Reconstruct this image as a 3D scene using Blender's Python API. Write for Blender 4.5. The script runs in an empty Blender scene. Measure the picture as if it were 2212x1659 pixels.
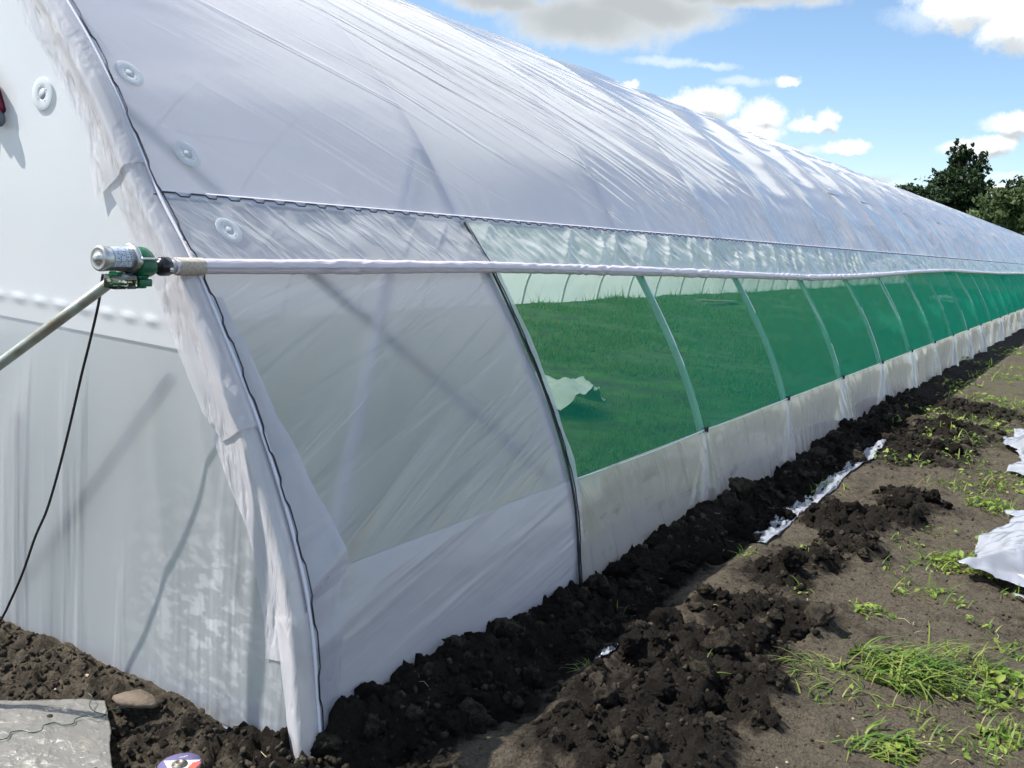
import bpy, math, random
import numpy as np
from mathutils import Vector, Matrix, Euler

rng = np.random.default_rng(7)
random.seed(7)
scene = bpy.context.scene
COL = scene.collection

# ------------------------------------------------------------------ camera
F_PX, YAW, PITCH, ROLL = 2146.99, 0.53466, 0.15955, 0.07967     # for a 2212 px wide picture
PW, PH = 2212.0, 1659.0
CAM = np.array([1.8765, -2.1472, 1.6])
_f = np.array([-math.sin(YAW) * math.cos(PITCH), math.cos(YAW) * math.cos(PITCH), -math.sin(PITCH)])
_r0 = np.array([math.cos(YAW), math.sin(YAW), 0.0])
_u0 = np.cross(_r0, _f)
_r = math.cos(ROLL) * _r0 + math.sin(ROLL) * _u0
_u = -math.sin(ROLL) * _r0 + math.cos(ROLL) * _u0
cd = bpy.data.cameras.new('camera')
cam = bpy.data.objects.new('camera', cd)
COL.objects.link(cam)
M = Matrix(((_r[0], _u[0], -_f[0], CAM[0]), (_r[1], _u[1], -_f[1], CAM[1]), (_r[2], _u[2], -_f[2], CAM[2]), (0, 0, 0, 1)))
cam.matrix_world = M
cd.sensor_width = 36.0
cd.lens = F_PX / PW * 36.0
cd.clip_start = 0.05
cd.clip_end = 5000
scene.camera = cam


def ray(px, py):
    return (px - PW / 2) / F_PX * _r - (py - PH / 2) / F_PX * _u + _f


def at_z(px, py, z=0.0):
    d = ray(px, py)
    return CAM + d * ((z - CAM[2]) / d[2])


def at_y(px, py, y=0.0):
    d = ray(px, py)
    return CAM + d * ((y - CAM[1]) / d[1])


# ------------------------------------------------------------------ sun, sky, exposure
SUN_AZ, SUN_EL = math.radians(28), math.radians(51)      # azimuth measured from -X towards -Y
SUN = np.array([-math.cos(SUN_EL) * math.cos(SUN_AZ), -math.cos(SUN_EL) * math.sin(SUN_AZ), math.sin(SUN_EL)])
sl = bpy.data.lights.new('sun', 'SUN')
sl.energy = 4.2
sl.angle = math.radians(0.53)
sl.color = (1.0, 0.965, 0.91)
so = bpy.data.objects.new('sun', sl)
so.rotation_euler = Vector(SUN).to_track_quat('Z', 'Y').to_euler()
COL.objects.link(so)
scene.view_settings.view_transform = 'Standard'
scene.view_settings.look = 'None'
scene.view_settings.exposure = 0.82
scene.view_settings.gamma = 1.0
scene.view_settings.use_curve_mapping = False
cy = scene.cycles
cy.max_bounces = 7
cy.diffuse_bounces = 4
cy.glossy_bounces = 3
cy.transmission_bounces = 6
cy.transparent_max_bounces = 16
cy.caustics_reflective = False
cy.caustics_refractive = False
cy.use_denoising = True
cy.adaptive_threshold = 0.025
cy.sample_clamp_indirect = 6.0

world = bpy.data.worlds.new('World')
scene.world = world
world.use_nodes = True
wn, wl = world.node_tree.nodes, world.node_tree.links
wn.clear()


def N(tree, typ, **kw):
    n = tree.nodes.new(typ)
    for k, v in kw.items():
        setattr(n, k, v)
    return n


def math_node(tree, op, a, b=None, clamp=False):
    n = tree.nodes.new('ShaderNodeMath')
    n.operation = op
    n.use_clamp = clamp
    for i, v in enumerate((a, b)):
        if v is None:
            continue
        if isinstance(v, (int, float)):
            n.inputs[i].default_value = v
        else:
            tree.links.new(v, n.inputs[i])
    return n.outputs[0]


def smooth(tree, x, lo, hi):
    n = tree.nodes.new('ShaderNodeMapRange')
    n.interpolation_type = 'SMOOTHSTEP'
    tree.links.new(x, n.inputs['Value'])
    n.inputs['From Min'].default_value = lo
    n.inputs['From Max'].default_value = hi
    return n.outputs['Result']


wt = world.node_tree
out = N(wt, 'ShaderNodeOutputWorld')
bg = N(wt, 'ShaderNodeBackground')
bg.inputs['Strength'].default_value = 0.1
sky = N(wt, 'ShaderNodeTexSky', sky_type='NISHITA')
sky.sun_disc = False
sky.sun_elevation = SUN_EL
sky.sun_rotation = math.atan2(SUN[0], SUN[1]) % (2 * math.pi)
sky.air_density = 1.0
sky.dust_density = 0.15
sky.ozone_density = 4.0
tc = N(wt, 'ShaderNodeTexCoord')
D = tc.outputs['Generated']
nz = N(wt, 'ShaderNodeTexNoise')
nz.inputs['Scale'].default_value = 34
nz.inputs['Detail'].default_value = 6
nz.inputs['Roughness'].default_value = 0.7
wl.new(D, nz.inputs['Vector'])
nz2 = N(wt, 'ShaderNodeTexNoise')
nz2.inputs['Scale'].default_value = 9
nz2.inputs['Detail'].default_value = 6
nz2.inputs['Roughness'].default_value = 0.6
wl.new(D, nz2.inputs['Vector'])


def warped(noise, amount, lift=0.0):
    a_ = N(wt, 'ShaderNodeVectorMath', operation='MULTIPLY_ADD')
    wl.new(noise.outputs['Color'], a_.inputs[0])
    a_.inputs[1].default_value = (amount,) * 3
    b2 = N(wt, 'ShaderNodeVectorMath', operation='ADD')
    wl.new(D, b2.inputs[0])
    b2.inputs[1].default_value = (-amount / 2, -amount / 2, -amount / 2 + lift)
    wl.new(b2.outputs[0], a_.inputs[2])
    return a_.outputs[0]


def cloud_union(items, vec):
    """smallest normalised distance to any of the cloud bodies (direction, half width, half height)"""
    res = None
    for (px, py, hw, hh) in items:
        d = ray(px, py)
        d = d / np.linalg.norm(d)
        right = np.cross(d, [0, 0, 1]); right /= np.linalg.norm(right)
        up = np.cross(right, d)
        R = Matrix((tuple(right), tuple(d), tuple(up))).transposed()
        mp = N(wt, 'ShaderNodeMapping', vector_type='TEXTURE')
        mp.inputs['Location'].default_value = tuple(d)
        mp.inputs['Rotation'].default_value = tuple(R.to_euler('XYZ'))
        mp.inputs['Scale'].default_value = (hw / F_PX * 1.25, 0.6, hh / F_PX * 1.25)
        wl.new(vec, mp.inputs['Vector'])
        ln = N(wt, 'ShaderNodeVectorMath', operation='LENGTH')
        wl.new(mp.outputs[0], ln.inputs[0])
        res = ln.outputs['Value'] if res is None else math_node(wt, 'MINIMUM', res, ln.outputs['Value'])
    return res


WHITE = [(2100, 10, 110, 48), (2190, 60, 70, 42), (2270, 10, 90, 60), (1530, 226, 72, 32), (1478, 226, 40, 18), (1366, 184, 17, 11),
         (1655, 250, 54, 34), (1636, 284, 60, 20), (1598, 264, 26, 10), (1752, 274, 50, 15), (1790, 262, 25, 21),
         (1825, 318, 48, 14), (2105, 320, 62, 16), (2150, 306, 40, 16), (2195, 270, 60, 24), (1706, 177, 26, 12), (2140, 415, 44, 22), (2350, 330, 60, 30), (2480, 180, 90, 40)]
FAINT = [(1735, 322, 42, 13), (1600, 177, 50, 9), (1440, 134, 80, 10), (1540, 143, 40, 8), (2180, 382, 60, 12), (1880, 395, 60, 16), (2000, 470, 200, 22), (2010, 40, 80, 26)]
GREY = [(1265, 42, 165, 52), (1390, 18, 170, 44), (1080, 0, 120, 32), (1600, -22, 190, 34)]
ADDED_HIGH = [(900, -520, 420, 170), (1500, -720, 520, 200), (2150, -430, 330, 120), (1150, -1350, 700, 300), (250, -900, 520, 240), (2050, -1500, 700, 300)]  # unseen bright clouds added above the view for the roof film to reflect
vs, vs_up = warped(nz, .016), warped(nz, .016, .010)
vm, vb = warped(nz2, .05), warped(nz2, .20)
w_len, w_up = cloud_union(WHITE, vs), cloud_union(WHITE, vs_up)
rag = math_node(wt, 'MULTIPLY', math_node(wt, 'SUBTRACT', nz.outputs['Fac'], .5), 1.5)
w_rag = math_node(wt, 'ADD', w_len, rag)
dens_w = smooth(wt, w_rag, 1.02, .50)
dens_f = math_node(wt, 'MULTIPLY', smooth(wt, math_node(wt, 'ADD', cloud_union(FAINT, vs), rag), 1.1, .2), .5)
g_len = cloud_union(GREY, vm)
dens_g = math_node(wt, 'MULTIPLY', smooth(wt, math_node(wt, 'ADD', g_len, math_node(wt, 'MULTIPLY', rag, .4)), 1.08, .55), .95)
dens_h = smooth(wt, cloud_union(ADDED_HIGH, vb), 1.0, .75)
# undersides (cloud thickens overhead) are greyer
shade_w = math_node(wt, 'SUBTRACT', 1.06, math_node(wt, 'MULTIPLY', smooth(wt, math_node(wt, 'SUBTRACT', w_len, w_up), .0, .55), .42))
shade_w = math_node(wt, 'MULTIPLY', shade_w, math_node(wt, 'ADD', .84, math_node(wt, 'MULTIPLY', nz.outputs['Fac'], .32)))
shade_w = math_node(wt, 'MULTIPLY', shade_w, math_node(wt, 'SUBTRACT', 1.0, math_node(wt, 'MULTIPLY', math_node(wt, 'GREATER_THAN', math_node(wt, 'MAXIMUM', dens_w, dens_f), dens_h), .27)))
shade_g = math_node(wt, 'ADD', .40, math_node(wt, 'MULTIPLY', smooth(wt, g_len, .25, 1.0), .20))
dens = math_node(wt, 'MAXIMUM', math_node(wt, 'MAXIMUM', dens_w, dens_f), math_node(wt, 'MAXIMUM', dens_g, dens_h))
isg = math_node(wt, 'GREATER_THAN', dens_g, math_node(wt, 'MAXIMUM', dens_w, math_node(wt, 'MAXIMUM', dens_f, dens_h)))
shade = math_node(wt, 'ADD', math_node(wt, 'MULTIPLY', shade_g, isg), math_node(wt, 'MULTIPLY', shade_w, math_node(wt, 'SUBTRACT', 1.0, isg)))
# the rest of the sky carries the same kind of broken cumulus
spd = N(wt, 'ShaderNodeSeparateXYZ')
wl.new(D, spd.inputs[0])
zc = math_node(wt, 'MAXIMUM', spd.outputs['Z'], 0.03)
pl = N(wt, 'ShaderNodeCombineXYZ')
wl.new(math_node(wt, 'DIVIDE', spd.outputs['X'], zc), pl.inputs['X'])
wl.new(math_node(wt, 'DIVIDE', spd.outputs['Y'], zc), pl.inputs['Y'])
n3 = N(wt, 'ShaderNodeTexNoise')
n3.inputs['Scale'].default_value = 1.9
n3.inputs['Detail'].default_value = 8
n3.inputs['Roughness'].default_value = 0.58
wl.new(pl.outputs[0], n3.inputs['Vector'])
far = smooth(wt, n3.outputs['Fac'], 0.49, 0.62)
vd = ray(1750, 250); vd /= np.linalg.norm(vd)
dt = N(wt, 'ShaderNodeVectorMath', operation='DOT_PRODUCT')
wl.new(D, dt.inputs[0])
dt.inputs[1].default_value = tuple(vd)
far = math_node(wt, 'MULTIPLY', far, smooth(wt, dt.outputs['Value'], 0.93, 0.86))
far = math_node(wt, 'MULTIPLY', far, smooth(wt, spd.outputs['Z'], 0.0, 0.12))
far = math_node(wt, 'MULTIPLY', far, .95)
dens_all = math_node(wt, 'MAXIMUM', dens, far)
cb = N(wt, 'ShaderNodeCombineColor')
CB = 8.4
fs_ = math_node(wt, 'ADD', .72, math_node(wt, 'MULTIPLY', nz2.outputs['Fac'], .5))
gt = math_node(wt, 'GREATER_THAN', far, dens)
shade = math_node(wt, 'ADD', math_node(wt, 'MULTIPLY', fs_, gt), math_node(wt, 'MULTIPLY', shade, math_node(wt, 'SUBTRACT', 1.0, gt)))
for i, t in enumerate((.95, 1., 1.02)):
    wl.new(math_node(wt, 'MULTIPLY', shade, CB * t), cb.inputs[i])
mx = N(wt, 'ShaderNodeMix', data_type='RGBA')
wl.new(dens_all, mx.inputs['Factor'])
wl.new(sky.outputs['Color'], mx.inputs[6])
wl.new(cb.outputs[0], mx.inputs[7])
wl.new(mx.outputs[2], bg.inputs['Color'])
wl.new(bg.outputs[0], out.inputs['Surface'])


# ------------------------------------------------------------------ numpy noise
def _h(ix, iy, iz, seed):
    n = (ix.astype(np.int64) * 374761393 + iy.astype(np.int64) * 668265263 + iz.astype(np.int64) * 2147483647 + seed * 974711) & 0xffffffff
    n = ((n ^ (n >> 13)) * 1274126177) & 0xffffffff
    n = ((n ^ (n >> 16)) * 2246822519) & 0xffffffff
    return ((n ^ (n >> 15)) & 0xffff) / 65535.0


def vnoise(x, y, z=None, seed=0):
    x = np.asarray(x, float); y = np.asarray(y, float)
    z = np.zeros_like(x) if z is None else np.asarray(z, float)
    x, y, z = np.broadcast_arrays(x, y, z)
    ix, iy, iz = np.floor(x), np.floor(y), np.floor(z)
    fx, fy, fz = x - ix, y - iy, z - iz
    fx, fy, fz = (q * q * q * (q * (q * 6 - 15) + 10) for q in (fx, fy, fz))
    r = 0
    flat = not np.any(z)
    for dz in ((0,) if flat else (0, 1)):
        wz = 1 if flat else (fz if dz else 1 - fz)
        for dx in (0, 1):
            wx = fx if dx else 1 - fx
            for dy in (0, 1):
                wy = fy if dy else 1 - fy
                r = r + _h(ix + dx, iy + dy, iz + dz, seed) * wx * wy * wz
    return r * 2 - 1


def fbm(x, y, z=None, seed=0, oct=4, gain=.5):
    a, t, s = 1.0, 0, 0.0
    for o in range(oct):
        t = t + a * vnoise(x * 2 ** o, y * 2 ** o, None if z is None else z * 2 ** o, seed + o * 17)
        s += a
        a *= gain
    return t / s


def worley(x, y, seed=0):
    x = np.asarray(x, float); y = np.asarray(y, float)
    ix, iy = np.floor(x), np.floor(y)
    d1 = np.full(x.shape, 9.0); d2 = np.full(x.shape, 9.0); idv = np.zeros(x.shape)
    zz = np.zeros_like(ix)
    for dx in (-1, 0, 1):
        for dy in (-1, 0, 1):
            cx, cy_ = ix + dx, iy + dy
            qx = cx + _h(cx, cy_, zz, seed); qy = cy_ + _h(cx, cy_, zz, seed + 5)
            d = np.hypot(x - qx, y - qy)
            v = _h(cx, cy_, zz, seed + 9)
            near = d < d1
            d2 = np.where(near, d1, np.minimum(d2, d))
            idv = np.where(near, v, idv)
            d1 = np.minimum(d1, d)
    return d1, d2, idv


def sstep(x, a, b):
    t = np.clip((x - a) / (b - a), 0, 1)
    return t * t * (3 - 2 * t)


# ------------------------------------------------------------------ mesh helpers
def make_mesh(name, V, Fc, mat=None, uv=None, attr=None, smooth_=True):
    V = np.ascontiguousarray(V, dtype=np.float32)
    me = bpy.data.meshes.new(name)
    if isinstance(Fc, np.ndarray):
        k = Fc.shape[1]
        loops = np.ascontiguousarray(Fc.ravel(), dtype=np.int32)
        starts = np.arange(0, len(loops), k, dtype=np.int32)
    else:
        loops = np.array([i for f in Fc for i in f], dtype=np.int32)
        ln = np.array([len(f) for f in Fc])
        starts = np.concatenate([[0], np.cumsum(ln)[:-1]]).astype(np.int32)
    me.vertices.add(len(V)); me.vertices.foreach_set('co', V.ravel())
    me.loops.add(len(loops)); me.loops.foreach_set('vertex_index', loops)
    me.polygons.add(len(starts)); me.polygons.foreach_set('loop_start', starts)
    me.update(calc_edges=True)
    me.validate()
    if smooth_:
        me.polygons.foreach_set('use_smooth', np.ones(len(me.polygons), dtype=bool))
    if uv is not None:
        l = me.uv_layers.new(name='UVMap')
        li = np.empty(len(me.loops), dtype=np.int32); me.loops.foreach_get('vertex_index', li)
        l.data.foreach_set('uv', np.ascontiguousarray(np.asarray(uv, np.float32)[li]).ravel())
    if attr:
        for nm, a in attr.items():
            at = me.attributes.new(nm, 'FLOAT', 'POINT')
            at.data.foreach_set('value', np.ascontiguousarray(a, dtype=np.float32))
    if mat is not None:
        me.materials.append(mat)
    return me


def thing(name, label, cat, loc=(0, 0, 0), group=None):
    o = bpy.data.objects.new(name, None)
    o.empty_display_size = 0.1
    COL.objects.link(o)
    o.location = loc
    o['label'] = label
    o['category'] = cat
    if group:
        o['group'] = group
    return o


def base_of(o):
    p = Vector((0, 0, 0))
    while o is not None:
        p = p + o.location
        o = o.parent
    return p


def part(name, V, Fc, mat, parent=None, uv=None, attr=None, smooth_=True, mesh=None):
    """vertices are given in world space"""
    if mesh is None:
        V = np.asarray(V, float)
        if parent is not None:
            V = V - np.array(base_of(parent))
        mesh = make_mesh(name, V, Fc, mat, uv, attr, smooth_)
    o = bpy.data.objects.new(name, mesh)
    COL.objects.link(o)
    if parent is not None:
        o.parent = parent
    return o


def tag(o, label=None, cat=None, group=None, kind=None):
    if label: o['label'] = label
    if cat: o['category'] = cat
    if group: o['group'] = group
    if kind: o['kind'] = kind
    return o


def grid_faces(nu, nv):
    i = np.arange((nu - 1) * (nv - 1))
    u, v = i // (nv - 1), i % (nv - 1)
    a = u * nv + v
    return np.stack([a, a + nv, a + nv + 1, a + 1], 1)


def tube(P, r, sides=8, caps=True):
    P = np.asarray(P, float)
    n = len(P)
    r = np.broadcast_to(np.asarray(r, float), (n,))
    T = np.gradient(P, axis=0)
    T /= np.linalg.norm(T, axis=1)[:, None] + 1e-12
    ref = np.array([0, 0, 1.0]) if abs(T[0, 2]) < .9 else np.array([1.0, 0, 0])
    A = np.cross(T[0], ref); A /= np.linalg.norm(A)
    V = []
    for i in range(n):
        A = A - T[i] * (A @ T[i]); A /= np.linalg.norm(A) + 1e-12
        B = np.cross(T[i], A)
        an = np.arange(sides) * 2 * math.pi / sides
        V.append(P[i] + r[i] * (np.cos(an)[:, None] * A + np.sin(an)[:, None] * B))
    V = np.concatenate(V)
    Fc = []
    for i in range(n - 1):
        for j in range(sides):
            a, b_ = i * sides + j, i * sides + (j + 1) % sides
            Fc.append((a, b_, b_ + sides, a + sides))
    if caps:
        Fc.append(tuple(range(sides - 1, -1, -1)))
        Fc.append(tuple((n - 1) * sides + j for j in range(sides)))
    return V, Fc


def lathe(profile, axis_o, axis_d, sides=24, up=(0, 0, 1)):
    """profile: list of (along, radius)"""
    d = np.asarray(axis_d, float); d /= np.linalg.norm(d)
    a = np.cross(d, up); a /= np.linalg.norm(a)
    b_ = np.cross(d, a)
    V, Fc = [], []
    an = np.arange(sides) * 2 * math.pi / sides
    for (t, r) in profile:
        V.append(np.asarray(axis_o) + d * t + r * (np.cos(an)[:, None] * a + np.sin(an)[:, None] * b_))
    for i in range(len(profile) - 1):
        for j in range(sides):
            p, q = i * sides + j, i * sides + (j + 1) % sides
            Fc.append((p, q, q + sides, p + sides))
    Fc.append(tuple(range(sides - 1, -1, -1)))
    Fc.append(tuple((len(profile) - 1) * sides + j for j in range(sides)))
    return np.concatenate(V), Fc


def box(c, s, rot=None):
    V = np.array([(x, y, z) for x in (-.5, .5) for y in (-.5, .5) for z in (-.5, .5)]) * np.asarray(s)
    if rot is not None:
        V = V @ np.array(rot.to_matrix()).T
    Fc = [(0, 1, 3, 2), (4, 6, 7, 5), (0, 4, 5, 1), (2, 3, 7, 6), (0, 2, 6, 4), (1, 5, 7, 3)]
    return V + np.asarray(c), Fc


def join(*vf):
    Vs, Fs, o = [], [], 0
    for V, Fc in vf:
        Vs.append(V)
        Fs += [tuple(int(i) + o for i in f) for f in Fc]
        o += len(V)
    return np.concatenate(Vs), Fs


def bevel(o, w=.003, seg=2):
    m = o.modifiers.new('bevel', 'BEVEL')
    m.width = w
    m.segments = seg
    m.limit_method = 'ANGLE'
    return o


# ------------------------------------------------------------------ materials
def new_mat(name):
    m = bpy.data.materials.new(name)
    m.use_nodes = True
    t = m.node_tree
    t.nodes.clear()
    o = N(t, 'ShaderNodeOutputMaterial')
    return m, t, o


def principled(name, col, rough=.5, metal=0., noise=None, bump=None, spec=.5):
    m, t, o = new_mat(name)
    p = N(t, 'ShaderNodeBsdfPrincipled')
    p.inputs['Base Color'].default_value = (*col, 1)
    p.inputs['Roughness'].default_value = rough
    p.inputs['Metallic'].default_value = metal
    p.inputs['Specular IOR Level'].default_value = spec
    if noise:
        sc, amt, col2 = noise
        tx = N(t, 'ShaderNodeTexCoord')
        n = N(t, 'ShaderNodeTexNoise')
        n.inputs['Scale'].default_value = sc
        n.inputs['Detail'].default_value = 6
        t.links.new(tx.outputs['Object'], n.inputs['Vector'])
        f = smooth(t, n.outputs['Fac'], .5 - .25 / amt * .5, .5 + .25 / amt * .5)
        mix = N(t, 'ShaderNodeMix', data_type='RGBA')
        t.links.new(f, mix.inputs['Factor'])
        mix.inputs[6].default_value = (*col, 1)
        mix.inputs[7].default_value = (*col2, 1)
        t.links.new(mix.outputs[2], p.inputs['Base Color'])
    if bump:
        sc, st, di = bump
        tx = N(t, 'ShaderNodeTexCoord')
        n = N(t, 'ShaderNodeTexNoise')
        n.inputs['Scale'].default_value = sc
        n.inputs['Detail'].default_value = 6
        t.links.new(tx.outputs['Object'], n.inputs['Vector'])
        bp = N(t, 'ShaderNodeBump')
        bp.inputs['Strength'].default_value = st
        bp.inputs['Distance'].default_value = di
        t.links.new(n.outputs['Fac'], bp.inputs['Height'])
        t.links.new(bp.outputs[0], p.inputs['Normal'])
    t.links.new(p.outputs[0], o.inputs['Surface'])
    return m


def film(name, haze=.7, tint=(.80, .80, .86), rough=.16, streaks=(), transl=.55, stain=None, gloss=1.0, clear=(.93, .95, .96), blur=.75):
    """milky polythene: part of the light passes straight, the rest is scattered; glossy skin"""
    m, t, o = new_mat(name)
    L = t.links
    uv = N(t, 'ShaderNodeUVMap')
    height = None
    for (ang, along, across, seed, amp, lo, hi, *mask_attr) in streaks:
        mp = N(t, 'ShaderNodeMapping')
        mp.inputs['Rotation'].default_value = (0, 0, math.radians(ang))
        mp.inputs['Scale'].default_value = (1, 1, 1)
        L.new(uv.outputs[0], mp.inputs['Vector'])
        mp2 = N(t, 'ShaderNodeMapping')
        mp2.inputs['Scale'].default_value = (along, across, 1)
        mp2.inputs['Location'].default_value = (seed, seed * 1.7, seed * .3)
        L.new(mp.outputs[0], mp2.inputs['Vector'])
        n = N(t, 'ShaderNodeTexNoise')
        n.inputs['Scale'].default_value = 1
        n.inputs['Detail'].default_value = 3
        L.new(mp2.outputs[0], n.inputs['Vector'])
        h = math_node(t, 'MULTIPLY', smooth(t, n.outputs['Fac'], lo, hi), amp)
        if mask_attr:
            ma = N(t, 'ShaderNodeAttribute', attribute_name=mask_attr[0])
            h = math_node(t, 'MULTIPLY', h, ma.outputs['Fac'])
        height = h if height is None else math_node(t, 'ADD', height, h)
    nrm = None
    if height is not None:
        bp = N(t, 'ShaderNodeBump')
        bp.inputs['Strength'].default_value = 1
        bp.inputs['Distance'].default_value = 1
        L.new(height, bp.inputs['Height'])
        nrm = bp.outputs[0]
    geo = N(t, 'ShaderNodeNewGeometry')
    dot = N(t, 'ShaderNodeVectorMath', operation='DOT_PRODUCT')
    L.new(geo.outputs['Incoming'], dot.inputs[0])
    L.new(nrm if nrm else geo.outputs['Normal'], dot.inputs[1])
    c = math_node(t, 'MAXIMUM', math_node(t, 'ABSOLUTE', dot.outputs['Value']), .10)
    # optical thickness of the sheet grows with the slant of the path through it
    fac = math_node(t, 'SUBTRACT', 1.0, math_node(t, 'POWER', 1 - haze, math_node(t, 'DIVIDE', 1.0, c)))
    colr = stn = None
    if stain:
        for (kind, sc, lo, hi, amount, col2) in stain:
            n = N(t, 'ShaderNodeTexNoise')
            n.inputs['Detail'].default_value = 8
            n.inputs['Roughness'].default_value = .65
            n.inputs['Scale'].default_value = 1
            mp = N(t, 'ShaderNodeMapping')
            mp.inputs['Scale'].default_value = sc
            L.new(uv.outputs[0], mp.inputs['Vector'])
            L.new(mp.outputs[0], n.inputs['Vector'])
            msk = math_node(t, 'MULTIPLY', smooth(t, n.outputs['Fac'], lo, hi), amount)
            at = N(t, 'ShaderNodeAttribute', attribute_name='soil')
            msk = math_node(t, 'MULTIPLY', msk, at.outputs['Fac'])
            fac = math_node(t, 'MAXIMUM', fac, msk)
            stn = msk
            mix = N(t, 'ShaderNodeMix', data_type='RGBA')
            L.new(msk, mix.inputs['Factor'])
            if colr is None:
                mix.inputs[6].default_value = (*tint, 1)
            else:
                L.new(colr, mix.inputs[6])
            mix.inputs[7].default_value = (*col2, 1)
            colr = mix.outputs[2]
    tr = N(t, 'ShaderNodeBsdfTransparent')
    tr.inputs['Color'].default_value = (*clear, 1)
    df = N(t, 'ShaderNodeBsdfDiffuse')
    tl = N(t, 'ShaderNodeBsdfTranslucent')
    for n in (df, tl):
        if colr is None:
            n.inputs['Color'].default_value = (*tint, 1)
        else:
            L.new(colr, n.inputs['Color'])
        if nrm: L.new(nrm, n.inputs['Normal'])
    sc_ = N(t, 'ShaderNodeMixShader')
    sc_.inputs[0].default_value = transl
    if stn is not None:
        L.new(math_node(t, 'MULTIPLY', math_node(t, 'SUBTRACT', 1.0, math_node(t, 'MULTIPLY', stn, .85)), transl), sc_.inputs[0])
    L.new(df.outputs[0], sc_.inputs[1]); L.new(tl.outputs[0], sc_.inputs[2])
    thru = tr
    if blur:                                   # milky film softens what stands well behind it
        rf = N(t, 'ShaderNodeBsdfRefraction')
        rf.inputs['IOR'].default_value = 1.22
        rf.inputs['Roughness'].default_value = .85
        rf.inputs['Color'].default_value = (*clear, 1)
        thru = N(t, 'ShaderNodeMixShader')
        thru.inputs[0].default_value = blur
        L.new(tr.outputs[0], thru.inputs[1]); L.new(rf.outputs[0], thru.inputs[2])
    body = N(t, 'ShaderNodeMixShader')
    L.new(fac, body.inputs[0])
    L.new(thru.outputs[0], body.inputs[1]); L.new(sc_.outputs[0], body.inputs[2])
    gl = N(t, 'ShaderNodeBsdfGlossy')
    gl.inputs['Roughness'].default_value = rough
    if nrm: L.new(nrm, gl.inputs['Normal'])
    sch = math_node(t, 'POWER', math_node(t, 'SUBTRACT', 1.0, c), 5.0)     # thin sheet: same reflectance from both sides
    sch = math_node(t, 'ADD', math_node(t, 'MULTIPLY', sch, .93), .07)
    fin = N(t, 'ShaderNodeMixShader')
    L.new(math_node(t, 'MULTIPLY', sch, gloss, True), fin.inputs[0])
    L.new(body.outputs[0], fin.inputs[1]); L.new(gl.outputs[0], fin.inputs[2])
    L.new(fin.outputs[0], o.inputs['Surface'])
    return m


LAV = (.935, .915, .995)
M_roof = film('roof_polythene', .66, LAV, .10, [(24.5, .5, 11, 3, .020, .57, .71, 'pull'), (27, .8, 30, 9, .004, .56, .72, 'pull')], .52, gloss=1.2)
M_side = film('side_polythene', .30, (.90, .90, 1.0), .22, [(-17, .6, 8, 1, .007, .42, .75), (-24, .8, 22, 7, .002, .5, .75)], .6,
              [('dirt', (9, 40, 1), .62, .8, .5, (.40, .33, .25))], blur=.9, clear=(.86, .90, 1.0))
M_foot = film('doubled_polythene', .50, (.92, .91, .98), .22, [(-12, .6, 9, 11, .005, .42, .75)], .52,
              [('dirt', (5, 26, 1), .60, .8, .55, (.40, .33, .25))])
M_skirt = film('skirt_polythene', .21, (.92, .905, .94), .16, [(62, 1.6, 14, 4, .005, .5, .75)], .6,
               [('dirt', (3.2, 9, 1), .55, .68, .85, (.30, .24, .16))], blur=.6, clear=(.97, .94, .97))
M_curtain = film('curtain_polythene', .40, (.95, .95, 1.0), .05, [(50, 4, 14, 2, .003, .45, .7)], .6, blur=.35)
M_end = film('end_polythene', .52, (.93, .965, 1.0), .34, [(90, .5, 7, 6, .007, .45, .72, 'fold')], .62,
             [('wash', (13, 24, 1), .49, .57, .55, (.98, .98, .98))], blur=.8, clear=(.92, .96, 1.0))
M_endtop = film('taut_end_polythene', .86, (.97, .99, .99), .34, [], .38, blur=.85)
M_wrap = film('folded_polythene', .55, (.99, .965, .98), .2, [(60, 5, 12, 8, .004, .45, .7)], .4, blur=.5)
M_left = film('far_polythene', .8, (.95, .97, .97), .25, [], .68)
M_loose = film('loose_polythene', .82, (.47, .49, .55), .16, [], .4, [('dirt', (6, 12, 1), .55, .75, .8, (.28, .22, .15))])
M_sheet = film('grey_polythene', .88, (.235, .225, .20), .22, [(10, 30, 30, 4, .002, .4, .7)], .2,
               [('dirt', (9, 9, 1), .48, .72, .7, (.30, .27, .21))])

M_disc = film('clear_disc_plastic', .62, (.93, .97, 1.0), .2, [], .4, blur=.3)
M_discc = principled('clear_disc_centre', (.50, .54, .56), .3)
M_hoop = principled('hoop_steel', (.74, .74, .75), .45, .15, (9, .7, (.64, .64, .64)), (60, .15, .004))
M_galv = principled('galvanised_steel', (.58, .60, .58), .45, .35, (9, .7, (.48, .49, .46)), (60, .15, .004))
M_inner = principled('silhouette_steel', (.022, .022, .024), .6, .2)  # near black: the poles' backlit shade behind the film is put into the colour
M_pole = principled('weathered_steel', (.40, .44, .39), .5, .45, (14, .6, (.25, .22, .16)), (90, .3, .003))
M_rail = principled('film_lined_rail', (.80, .79, .86), .4)
M_alu = principled('aluminium', (.72, .72, .74), .32, .9)
M_cast = principled('cast_aluminium', (.66, .67, .66), .35, .8, (40, .6, (.5, .5, .49)), (200, .2, .001))
M_dark = principled('dark_steel_wire', (.035, .035, .05), .45, .3)
M_bright = principled('bright_wire', (.7, .7, .72), .25, 1.0)
M_black = principled('black_paint', (.012, .012, .016), .28)
M_green = principled('green_paint', (.012, .16, .07), .38, 0, (30, .6, (.008, .10, .045)))
M_greenp = principled('green_plastic', (.005, .22, .06), .22)
M_plate = principled('printed_plate', (.62, .70, .78), .35)
M_ink = principled('dark_ink', (.03, .035, .08), .5)
M_cable = principled('black_rubber', (.012, .012, .013), .5)
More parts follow.
